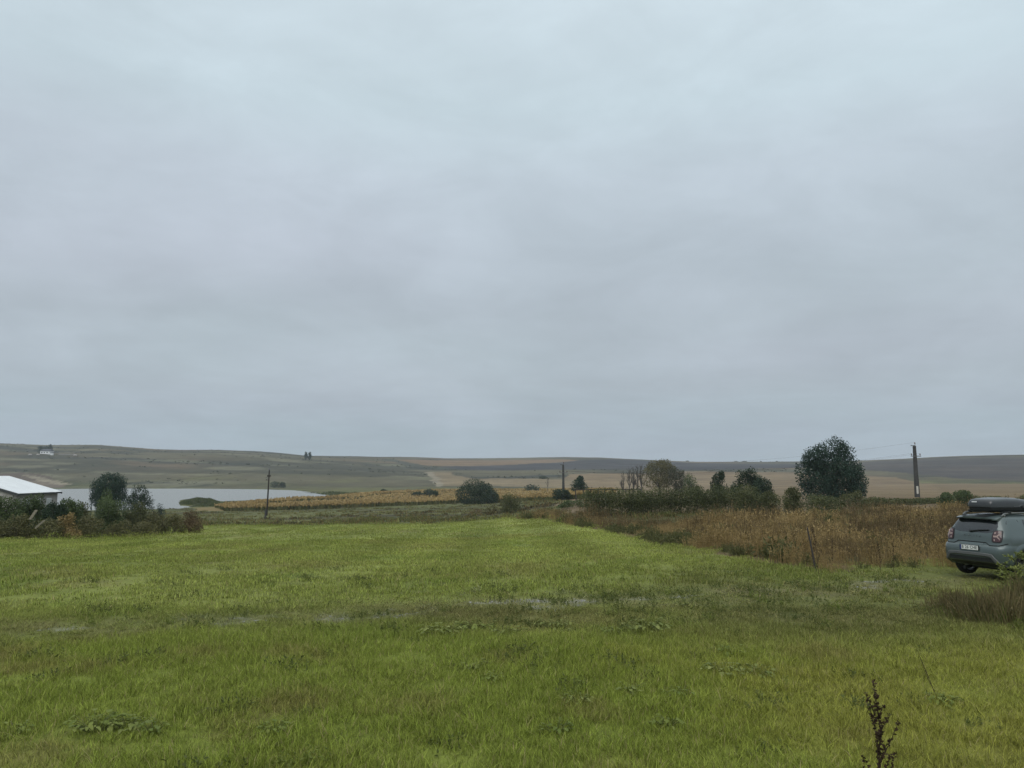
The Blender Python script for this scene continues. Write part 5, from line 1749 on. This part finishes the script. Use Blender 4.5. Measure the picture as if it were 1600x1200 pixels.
def car_outline(z):
    w, rc = cw(z), crc(z); pts = []
    for t in np.linspace(0, 1, 9)[:-1]: pts.append((rear_x((w - rc) * t, z), (w - rc) * t))
    for t in np.linspace(0, 1, 10):
        y = w - rc + rc * math.sin(t * math.pi / 2) * .999
        pts.append((rear_x(y, z), y))
    xa = pts[-1][0]; rcf = rc * 1.3
    xb = front_x(w - .0005, z)
    for t in np.linspace(0, 1, 26)[1:-1]:
        x = xa + (xb - xa) * t
        pts.append((x, w * (1 - .035 * ((x - 2.0) / 2.2) ** 2 * (t if t < .5 else 1)) if t > .02 else w))
    for t in np.linspace(1, 0, 10):
        y = w - rcf + rcf * math.sin(t * math.pi / 2) * .999
        pts.append((front_x(y, z), min(y, w * .972)))
    for t in np.linspace(1, 0, 9)[1:]: pts.append((front_x((w - rcf) * t, z), (w - rcf) * t))
    return pts


def patch(name, mat, parent, rows, proj, nc=10, off=.004, back=.012):
    """panel lying on the car's skin: rows of (v, u0, u1), proj(u, v) -> point and outward direction"""
    vs, fs = [], []
    for layer in (off, -back):
        for v, u0, u1 in rows:
            for c in range(nc + 1):
                p, nrm = proj(u0 + (u1 - u0) * c / nc, v)
                vs.append(Vector(p) + Vector(nrm) * layer)
    k, m = nc + 1, len(rows)
    for r in range(m - 1):
        for c in range(nc):
            fs.append((r * k + c, r * k + c + 1, (r + 1) * k + c + 1, (r + 1) * k + c))
    ring = [c for c in range(k)] + [r * k + nc for r in range(1, m)] + [(m - 1) * k + c for c in range(nc - 1, -1, -1)] + [r * k for r in range(m - 2, 0, -1)]
    b = m * k
    for i in range(len(ring)):
        i2 = (i + 1) % len(ring)
        fs.append((ring[i], ring[i2], b + ring[i2], b + ring[i]))
    mb = MB(); mb.add(vs, fs)
    o = mb.build(name, mat, parent, True)
    bm = bmesh.new(); bm.from_mesh(o.data); bmesh.ops.recalc_face_normals(bm, faces=bm.faces); bm.to_mesh(o.data); bm.free()
    o.data.set_sharp_from_angle(angle=R(40))
    return o


def on_rear(y, z):
    e = .01
    dxdy = (rear_x(y + e, z) - rear_x(y - e, z)) / (2 * e); dxdz = (rear_x(y, z + e) - rear_x(y, z - e)) / (2 * e)
    return (rear_x(y, z), y, z), Vector((-1, dxdy, dxdz)).normalized()


def on_front(y, z):
    e = .01
    dxdy = (front_x(y + e, z) - front_x(y - e, z)) / (2 * e); dxdz = (front_x(y, z + e) - front_x(y, z - e)) / (2 * e)
    return (front_x(y, z), y, z), Vector((1, -dxdy, -dxdz)).normalized()


def on_side(sg):
    def f(x, z):
        e = .01
        dz = (side_y(x, z + e) - side_y(x, z - e)) / (2 * e)
        return (x, sg * side_y(x, z), z), Vector((0, sg, -dz)).normalized()
    return f


def text_mesh(txt, size, depth, mat, parent, name, spacing=1.0):
    cu = bpy.data.curves.new('t', 'FONT'); cu.body = txt; cu.size = size; cu.extrude = depth; cu.align_x = 'CENTER'; cu.align_y = 'CENTER'
    cu.space_character = spacing
    to = bpy.data.objects.new('t', cu); col.objects.link(to)
    dg = bpy.context.evaluated_depsgraph_get(); dg.update()
    me = bpy.data.meshes.new_from_object(to.evaluated_get(dg))
    bpy.data.objects.remove(to)
    me.materials.clear(); me.materials.append(mat)
    o = bpy.data.objects.new(name, me); col.objects.link(o); o.parent = parent
    return o


def car():
    TH = R(70)
    # heading clockwise from +Y; place so the plate falls on its pixel
    Yo = 21.1
    g = at(1514, 852, Yo)
    root = empty('parked_car', (g.x, g.y, 0), math.pi / 2 - TH, 'grey green SUV with roof rails parked on the grass, seen from behind', 'car')
    h = Vector((math.sin(TH), math.cos(TH)))
    zz = {(a, b): tz(g.x + h.x * a - h.y * b, g.y + h.y * a + h.x * b) for a in (.84, 3.51) for b in (-.78, .78)}
    zr = (zz[.84, -.78] + zz[.84, .78]) / 2; zf = (zz[3.51, -.78] + zz[3.51, .78]) / 2
    pit = math.atan2(zr - zf, 2.67)
    root.location.z = zr + .84 * math.tan(pit) + .03
    root.rotation_euler.y = pit
    root.scale = (1.03, 1.03, 1.03)
    bpy.context.view_layer.update()
    # body shell
    mb = MB(); loops = []
    zl = [.25, .29, .33, .39, .45, .52, .60, .67, .74, .80, .835, .845, .88, .90, .95, 1.0, 1.05, 1.085, 1.12, 1.18, 1.24, 1.30, 1.36, 1.42, 1.47, 1.52, 1.57, 1.59, 1.605, 1.62, 1.63, 1.645]
    n = None
    for z in zl:
        half = car_outline(z)
        full = half + [(x, -y) for x, y in half[-2:0:-1]]
        n = len(full)
        mb.v.extend([(x, y, z) for x, y in full])
    for i in range(len(zl) - 1):
        for k in range(n):
            k2 = (k + 1) % n
            mb.f.append((i * n + k, (i + 1) * n + k, (i + 1) * n + k2, i * n + k2))
    mb.f.append(tuple(range(n)))
    mb.f.append(tuple(range((len(zl) - 1) * n + n - 1, (len(zl) - 1) * n - 1, -1)))
    body = mb.build('body', M['paint'], root, True)
    body.data.materials.append(M['blackplastic'])
    bm = bmesh.new(); bm.from_mesh(body.data); bmesh.ops.recalc_face_normals(bm, faces=bm.faces)
    bm.to_mesh(body.data); bm.free()
    WB = ((.84, .37), (3.51, .37))
    cut = MB()
    for x, z in WB:
        for sg in (1, -1):
            ring = []
            for yv in (sg * .56, sg * 1.05):
                ring.append([(x + .415 * math.cos(t), yv, z + .415 * math.sin(t)) for t in np.linspace(0, 2 * math.pi, 33)[:-1]])
            b = len(cut.v)
            cut.v.extend(ring[0] + ring[1])
            for k in range(32):
                k2 = (k + 1) % 32
                cut.f.append((b + k, b + k2, b + 32 + k2, b + 32 + k))
            cut.f.append(tuple(b + i for i in range(31, -1, -1))); cut.f.append(tuple(b + 32 + i for i in range(32)))
    co = cut.build('cutter', M['blackplastic'], root)
    bm = bmesh.new(); bm.from_mesh(co.data); bmesh.ops.recalc_face_normals(bm, faces=bm.faces); bm.to_mesh(co.data); bm.free()
    md = body.modifiers.new('arches', 'BOOLEAN'); md.object = co; md.operation = 'DIFFERENCE'; md.solver = 'EXACT'
    try: md.material_mode = 'TRANSFER'
    except Exception: pass
    bpy.context.view_layer.update()
    dg = bpy.context.evaluated_depsgraph_get()
    me = bpy.data.meshes.new_from_object(body.evaluated_get(dg))
    body.modifiers.clear(); body.data = me
    bpy.data.objects.remove(co)
    me.set_sharp_from_angle(angle=R(32))

    # rear: window, spoiler, lamps, plate, trim, seam, wiper, badge
    patch('rear_window', M['carglass'], root, [(1.175, -.40, .40), (1.195, -.52, .52), (1.225, -.585, .585), (1.27, -.62, .62), (1.34, -.625, .625), (1.42, -.59, .59), (1.49, -.545, .545), (1.515, -.51, .51)], on_rear, 24)
    mb = MB()
    prof = [(.46, 1.618), (.30, 1.592), (.20, 1.558), (.205, 1.528), (.33, 1.520), (.46, 1.56)]
    ys = [-.585, -.53, -.3, 0, .3, .53, .585]
    for y in ys:
        k = 1 - .10 * (abs(y) / .585) ** 2
        mb.v.extend([(x + (.09 if abs(y) > .55 else .035 * abs(y)), y, z - .035 * (abs(y) / .585) ** 3) for x, z in prof])
    for i in range(len(ys) - 1):
        for k in range(6):
            k2 = (k + 1) % 6
            mb.f.append((i * 6 + k, i * 6 + k2, (i + 1) * 6 + k2, (i + 1) * 6 + k))
    mb.f.append(tuple(range(5, -1, -1))); mb.f.append(tuple(range(36, 42)))
    sp = mb.build('spoiler', M['paint'], root, True); sp.data.set_sharp_from_angle(angle=R(35))
    mb = MB(); mb.box((.262, 0, 1.521), (.10, 1.02, .018)); mb.build('spoiler_underside', M['blackplastic'], root)  # plain black strip along the underside of the spoiler
    mb = MB(); mb.add([(.235, -.33, 1.579), (.235, .40, 1.579), (.44, .44, 1.622), (1.2, .46, 1.653), (1.2, -.42, 1.653), (.44, -.38, 1.622)], [(0, 5, 4, 3, 2, 1)])
    mb.add([(.235, -.33, 1.57), (.235, .40, 1.57)], [(0, 1)]) if False else None
    mb.build('roof_panel', M['blackplastic'], root)
    for sg in (1, -1):
        rows = [(.965, .60, .74), (.985, .575, .755), (1.05, .57, .77), (1.14, .575, .755), (1.21, .585, .73), (1.232, .63, .72)]
        rows = [(z, sg * a, sg * b) for z, a, b in rows]
        lamp = patch('tail_light', M['lens'], root, rows, on_rear, 12, .018)
        fr = [(.945, .585, .75), (.97, .55, .775), (1.05, .545, .79), (1.15, .55, .775), (1.225, .565, .75), (1.252, .62, .73)]
        patch('tail_light_surround', M['blackplastic'], root, [(z, sg * a, sg * b) for z, a, b in fr], on_rear, 12, .008)
        for (ya, za, yb_, zb) in ((.595, 1.10, .68, 1.10), (.68, 1.10, .738, 1.17), (.68, 1.10, .738, 1.035), (.61, 1.17, .64, 1.185), (.61, 1.02, .64, 1.005)):
            r2 = []
            for i in range(5):
                t = i / 4; r2.append((ya + (yb_ - ya) * t, za + (zb - za) * t))
            mb = MB(); vs = []
            for y, z in r2:
                p, nr = on_rear(sg * y, z)
                for dz in (-.022, .022): vs.append(Vector(p) + nr * .024 + Vector((0, 0, dz)))
                for dz in (-.022, .022): vs.append(Vector(p) + nr * .008 + Vector((0, 0, dz)))
            fs = []
            for i in range(4):
                b = i * 4
                fs += [(b, b + 4, b + 5, b + 1), (b + 1, b + 5, b + 7, b + 3), (b + 2, b, b + 4, b + 6)[::-1]]
            fs += [(0, 1, 3, 2), (16, 18, 19, 17)]
            mb.add(vs, fs); mb.build('light_bar', M['lens_clear'], lamp)
        patch('rear_reflector', M['lens'], root, [(.40, sg * .70, sg * .80), (.44, sg * .70, sg * .80)], on_rear, 6, .008)
    # tailgate lower edge, dropping round nothing and stepping over the plate
    pl = [(-.86, .93), (-.74, .865), (-.62, .86), (-.50, .862), (-.40, .93), (.40, .93), (.50, .862), (.62, .86), (.74, .865), (.86, .93)]
    mb = MB(); vs, fs = [], []
    pts = []
    for (a, b), (c, d) in zip(pl[:-1], pl[1:]):
        for k in range(6): pts.append((a + (c - a) * k / 6, b + (d - b) * k / 6))
    pts.append(pl[-1])
    for y, z in pts:
        p, nr = on_rear(y, z); p = Vector(p)
        vs += [p + nr * .006 + Vector((0, 0, -.012)), p + nr * .010 + Vector((0, 0, .012)), p - nr * .01 + Vector((0, 0, .012)), p - nr * .01 + Vector((0, 0, -.012))]
    for i in range(len(pts) - 1):
        for k in range(4):
            k2 = (k + 1) % 4
            fs.append((i * 4 + k, i * 4 + k2, (i + 1) * 4 + k2, (i + 1) * 4 + k))
    mb.add(vs, fs); mb.build('tailgate_seam', M['blackplastic'], root)
    patch('plate_recess', M['paint'], root, [(.70, -.36, .36), (.86, -.34, .34), (.915, -.33, .33)], on_rear, 8, .006)
    px_ = rear_x(0, .78) - .022
    plate = empty('licence_plate', (px_, 0, .785)); plate.parent = root
    mb = MB(); mb.box((.004, 0, 0), (.014, .56, .135)); mb.build('plate_frame', M['blackplastic'], plate)
    mb = MB(); mb.box((-.006, 0, 0), (.008, .52, .112)); mb.build('plate_face', M['plate'], plate)
    mb = MB(); mb.box((-.0115, .24, 0), (.003, .04, .110)); mb.build('country_band', M['plateblue'], plate)
    t = text_mesh('B 26 CHE', .112, .002, M['ink'], plate, 'plate_lettering', 1.12); t['kind'] = 'stuff'
    t.rotation_euler = (math.pi / 2, 0, -math.pi / 2); t.location = (-.0125, -.015, .002)
    t.scale = (.88, 1, 1)
    t = text_mesh('DACIA', .085, .003, M['badge'], root, 'tailgate_lettering', 2.1); t['kind'] = 'stuff'
    t.rotation_euler = (math.pi / 2 - R(7), 0, -math.pi / 2); t.location = (rear_x(0, 1.09) - .008, 0, 1.09); t.scale = (1.1, .75, 1)
    mb = MB()
    for (a, b) in (((.05, 1.19), (-.18, 1.225)), ((-.18, 1.225), (-.44, 1.245))):
        p1, n1 = on_rear(*a); p2, n2 = on_rear(*b)
        mb.tube([Vector(p1) + n1 * .03, Vector(p2) + n2 * .03], [.022, .013], 6)
    p1, n1 = on_rear(.05, 1.19); mb.tube([Vector(p1), Vector(p1) + n1 * .05], [.035, .03], 8)
    mb.build('rear_wiper', M['blackplastic'], root)
    # bumper: grey inverted-U trim and dark valance
    patch('valance', M['blackplastic'], root, [(.345, -.58, .58), (.38, -.64, .64), (.46, -.64, .64), (.56, -.60, .60)], on_rear, 20, .006)
    path = [(-.80, .345), (-.69, .50), (-.60, .615), (-.45, .63), (0, .635), (.45, .63), (.60, .615), (.69, .50), (.80, .345)]
    pts = []
    for (a, b), (c, d) in zip(path[:-1], path[1:]):
        for k in range(5): pts.append((a + (c - a) * k / 5, b + (d - b) * k / 5))
    pts.append(path[-1])
    mb = MB(); vs, fs = [], []
    for i, (y, z) in enumerate(pts):
        a = Vector(pts[max(i - 1, 0)]); b = Vector(pts[min(i + 1, len(pts) - 1)]); d = (b - a).normalized(); nn = Vector((-d.y, d.x)) * .045
        for s_, o_ in ((-1, .012), (-.6, .028), (.6, .028), (1, .012)):
            p, nr = on_rear(y + nn.x * s_, z + nn.y * s_); vs.append(Vector(p) + nr * o_)
        p, nr = on_rear(y, z); vs.append(Vector(p) - nr * .02)
    for i in range(len(pts) - 1):
        for k in range(5):
            k2 = (k + 1) % 5
            fs.append((i * 5 + k, i * 5 + k2, (i + 1) * 5 + k2, (i + 1) * 5 + k))
    mb.add(vs, fs); o = mb.build('skid_plate_trim', M['greyplastic'], root, True); o.data.set_sharp_from_angle(angle=R(40))
    mb = MB(); mb.box((2.1, 0, .27), (3.0, 1.15, .10)); mb.tube([(.45, .35, .25), (.22, .36, .24)], .045, 8); mb.build('underbody', M['blackplastic'], root)

    # sides
    for sg in (1, -1):
        f = on_side(sg)
        patch('quarter_window', M['carglass'], root, [(1.155, .74, .86), (1.19, .62, .88), (1.25, .54, .895), (1.33, .48, .905), (1.42, .47, .915), (1.485, .53, .925), (1.505, .62, .93)], f, 8)
        patch('door_window', M['carglass'], root, [(1.135, 1.02, 2.02), (1.25, 1.035, 2.03), (1.42, 1.065, 2.03), (1.515, 1.10, 2.02)], f, 8)
        patch('door_window', M['carglass'], root, [(1.135, 2.10, 3.02), (1.25, 2.10, 2.84), (1.42, 2.11, 2.50), (1.515, 2.12, 2.28)], f, 8)
        for x in (1.0, 2.065, 3.04):
            z0 = .80 if x < 1.2 else .40
            patch('door_seam', M['blackplastic'], root, [(z, x + (.0 if z < 1.1 else .0) - .005, x + .005) for z in np.linspace(z0, 1.08, 8)], f, 1, .003)
        for x in (1.33, 2.25):
            mb = MB(); y = side_y(x, .98)
            mb.tube([(x - .1, sg * (y + .005), .985), (x - .08, sg * (y + .04), .985), (x + .08, sg * (y + .04), .985), (x + .1, sg * (y + .005), .985)], .016, 6)
            mb.build('door_handle', M['paint'], root)
        patch('sill_trim', M['blackplastic'], root, [(.262, 1.22, 3.08), (.33, 1.24, 3.06), (.40, 1.26, 3.04)], f, 14, .012)
        # flared arches
        for x0, z0 in WB:
            vs, fs = [], []
            A = np.linspace(R(-8), R(188), 25)
            pr = [(.412, -.03), (.412, .028), (.47, .036), (.53, .022), (.60, -.012)]
            for a in A:
                for r, o_ in pr:
                    x = x0 + r * math.cos(a); z = max(z0 + r * math.sin(a), .262)
                    vs.append((x, sg * (side_y(min(max(x, .30), 4.0), min(z, 1.1)) + o_), z))
            for i in range(len(A) - 1):
                for k in range(4):
                    q = (i * 5 + k, i * 5 + k + 1, (i + 1) * 5 + k + 1, (i + 1) * 5 + k)
                    fs.append(q if sg > 0 else q[::-1])
            mb = MB(); mb.add(vs, fs); mb.build('wheel_arch', M['paint'], root, True)
            vs, fs = [], []
            pr = [(.398, -.05), (.398, .034), (.425, .040), (.432, .02)]
            for a in A:
                for r, o_ in pr:
                    x = x0 + r * math.cos(a); z = max(z0 + r * math.sin(a), .25)
                    vs.append((x, sg * (side_y(min(max(x, .30), 4.0), min(z, 1.1)) + o_), z))
            for i in range(len(A) - 1):
                for k in range(3):
                    q = (i * 4 + k, i * 4 + k + 1, (i + 1) * 4 + k + 1, (i + 1) * 4 + k)
                    fs.append(q if sg > 0 else q[::-1])
            mb = MB(); mb.add(vs, fs); mb.build('arch_lip', M['blackplastic'], root, True)
        # mirror
        mb = MB()
        for i, (x, r) in enumerate(((2.86, .05), (2.90, .105), (2.98, .11), (3.05, .06))):
            pass
        secs = [(2.88, .07, .055), (2.90, .115, .08), (2.98, .12, .085), (3.06, .08, .05)]
        vs = []
        for x, ry, rz in secs:
            for k in range(10):
                t = 2 * math.pi * k / 10; vs.append((x, sg * (1.0 + ry * math.cos(t)), 1.13 + rz * math.sin(t)))
        fs = [(i * 10 + k, i * 10 + (k + 1) % 10, (i + 1) * 10 + (k + 1) % 10, (i + 1) * 10 + k) for i in range(3) for k in range(10)] + [tuple(range(9, -1, -1)), tuple(range(30, 40))]
        mb.add(vs, fs); mb.tube([(2.98, sg * .84, 1.08), (2.98, sg * .95, 1.11)], .03, 6); mb.build('wing_mirror', M['blackplastic'], root, True)
        # roof rail
        mb = MB(); zr = 1.60
        mb.tube([(.50, sg * .555, zr - .01), (.60, sg * .56, zr + .055), (.80, sg * .565, zr + .075), (1.3, sg * .565, zr + .082), (1.8, sg * .555, zr + .07), (2.0, sg * .545, zr + .045), (2.12, sg * .53, zr - .02)], [.022, .026, .024, .024, .024, .025, .022], 8)
        for x in (.60, 1.95): mb.tube([(x, sg * .555, zr - .03), (x, sg * .56, zr + .06)], [.05, .026], 8)
        mb.build('roof_rail', M['satin'], root, True)
        patch('headlight', M['lens_clear'], root, [(.80, sg * .56, sg * .80), (.86, sg * .50, sg * .85), (.93, sg * .52, sg * .86)], on_front, 8, .01)
    patch('windscreen', M['carglass'], root, [(1.135, -.74, .74), (1.25, -.70, .70), (1.42, -.62, .62), (1.52, -.55, .55)], on_front, 14)
    patch('grille', M['blackplastic'], root, [(.72, -.48, .48), (.80, -.52, .52), (.92, -.48, .48)], on_front, 10, .008)
    patch('front_bumper_trim', M['greyplastic'], root, [(.30, -.6, .6), (.45, -.62, .62), (.58, -.5, .5)], on_front, 10, .01)
    # wheels
    tyre_p = [(-.105, .245), (-.108, .30), (-.095, .335), (-.075, .348), (0, .351), (.075, .348), (.095, .335), (.108, .30), (.105, .245)]
    mb = MB(); nn = 36
    for k in range(nn):
        t = 2 * math.pi * k / nn
        for i, (y, r) in enumerate(tyre_p):
            rr = r - (.007 if (k % 2 and 3 <= i <= 5) else 0)
            mb.v.append((rr * math.cos(t), y, rr * math.sin(t)))
    m = len(tyre_p)
    for k in range(nn):
        k2 = (k + 1) % nn
        for i in range(m - 1): mb.f.append((k * m + i, k * m + i + 1, k2 * m + i + 1, k2 * m + i))
    tyre_me = mb.build('tyre', M['tyre'], None, True); tm = tyre_me.data; bpy.data.objects.remove(tyre_me)
    mb = MB(); rp = [(.098, .246), (.09, .235), (.03, .225), (-.06, .225), (-.098, .246)]
    for k in range(nn):
        t = 2 * math.pi * k / nn
        for y, r in rp: mb.v.append((r * math.cos(t), y, r * math.sin(t)))
    for k in range(nn):
        k2 = (k + 1) % nn
        for i in range(4): mb.f.append((k * 5 + i, k * 5 + i + 1, k2 * 5 + i + 1, k2 * 5 + i))
    for k in range(5):
        t = 2 * math.pi * k / 5 + .3
        d = Vector((math.cos(t), 0, math.sin(t))); s_ = Vector((-math.sin(t), 0, math.cos(t)))
        vs = []
        for r, w_, y in ((.03, .035, .075), (.14, .034, .082), (.232, .055, .088)):
            for yy in (y, y - .03): vs += [d * r + s_ * w_ + Vector((0, yy, 0)), d * r - s_ * w_ + Vector((0, yy, 0))]
        mb.add(vs, [(0, 1, 5, 4), (4, 5, 9, 8), (2, 6, 7, 3), (6, 10, 11, 7), (0, 4, 6, 2), (4, 8, 10, 6), (1, 3, 7, 5), (5, 7, 11, 9)])
    mb.tube([(0, .03, 0), (0, .085, 0), (0, .095, 0)], [.06, .06, .045], 12)
    mb.tube([(0, -.02, 0), (0, .02, 0)], [.14, .14], 16)
    rim_o = mb.build('rim', M['alloy'], None, False); rm = rim_o.data; bpy.data.objects.remove(rim_o)
    for x, z in WB:
        for sg in (1, -1):
            w = empty('wheel', (x, sg * .785, .351), math.pi if sg < 0 else 0); w.parent = root
            for nm, me_ in (('tyre', tm), ('rim', rm)):
                o = bpy.data.objects.new(nm, me_); col.objects.link(o); o.parent = w
    # crossbars of the rack
    for x in (.78, 1.72):
        mb = MB(); mb.box((x, 0, 1.705), (.07, 1.16, .03))
        for sg in (1, -1): mb.box((x, sg * .565, 1.695), (.10, .05, .07))
        mb.build('crossbar', M['blackplastic'], root)
    # roof box: its own thing, clamped on the rack
    rb = empty('roof_box', root.matrix_basis @ Vector((.42, -.02, 1.690)), root.rotation_euler.z, 'black streamlined roof box strapped on top of the parked car', 'roof box')
    rb.rotation_euler.y = pit; rb.scale = (1.0, 1.0, .97)
    st = [(0.0, .30, .05, .24), (.02, .345, .02, .31), (.07, .365, .005, .355), (.2, .38, 0, .375), (.6, .40, 0, .40), (1.0, .40, 0, .395), (1.4, .38, 0, .35), (1.7, .33, .01, .285), (1.9, .26, .03, .225), (2.02, .17, .07, .185), (2.05, .08, .10, .16)]
    SEAM = .135

    def sec(hw, z0, z1, part):
        pts = []
        zm = SEAM
        if part == 'lid':
            for t in np.linspace(0, math.pi, 15):
                c, s_ = math.cos(t), math.sin(t)
                pts.append((hw * math.copysign(abs(c) ** .42, c), zm + .004 + max(z1 - zm, .012) * s_ ** .5))
        else:
            for t in np.linspace(0, math.pi, 15):
                c, s_ = math.cos(t), math.sin(t)
                pts.append((.985 * hw * math.copysign(abs(c) ** .45, c), zm - .004 - max(zm - z0, .012) * s_ ** .5))
        return pts
    for nm, mt in (('lid', 'box_lid'), ('base', 'box_base')):
        mb = MB()
        for x, hw, z0, z1 in st:
            xx = x if nm == 'lid' else x * .985 + .012
            mb.v.extend([(xx - (.02 if nm == 'lid' and x < .05 else 0) + (0 if nm == 'lid' else 0), y, z) for y, z in sec(hw, z0, z1, nm)])
        for i in range(len(st) - 1):
            for k in range(14):
                q = (i * 15 + k, i * 15 + k + 1, (i + 1) * 15 + k + 1, (i + 1) * 15 + k)
                mb.f.append(q if nm == 'base' else q[::-1])
            mb.f.append((i * 15, i * 15 + 14, (i + 1) * 15 + 14, (i + 1) * 15))
        mb.f.append(tuple(range(15))); mb.f.append(tuple(range((len(st) - 1) * 15 + 14, (len(st) - 1) * 15 - 1, -1)))
        o = mb.build(nm, M[mt], rb, True)
        bm = bmesh.new(); bm.from_mesh(o.data); bmesh.ops.recalc_face_normals(bm, faces=bm.faces); bm.to_mesh(o.data); bm.free()
        o.data.set_sharp_from_angle(angle=R(50))
    mb = MB(); mb.box((-.004, .14, .275), (.02, .15, .036)); mb.build('maker_sticker', M['white'], rb)
    for sg in (-1, 1):
        mb = MB(); mb.box((1.12, sg * .400, .15), (.16, .025, .06)); k_ = mb.build('latch', M['box_base'], rb)
        mb = MB(); mb.tube([(1.12, sg * .41, .15), (1.12, sg * .422, .15)], .016, 8); mb.build('lock', M['satin'], k_)
        mb = MB(); mb.tube([(.78, sg * .402, .165), (.98, sg * .402, .165), (1.03, sg * .402, .20), (1.24, sg * .398, .20)], .006, 4); mb.build('seam_line', M['satin'], rb)
    return root


car()
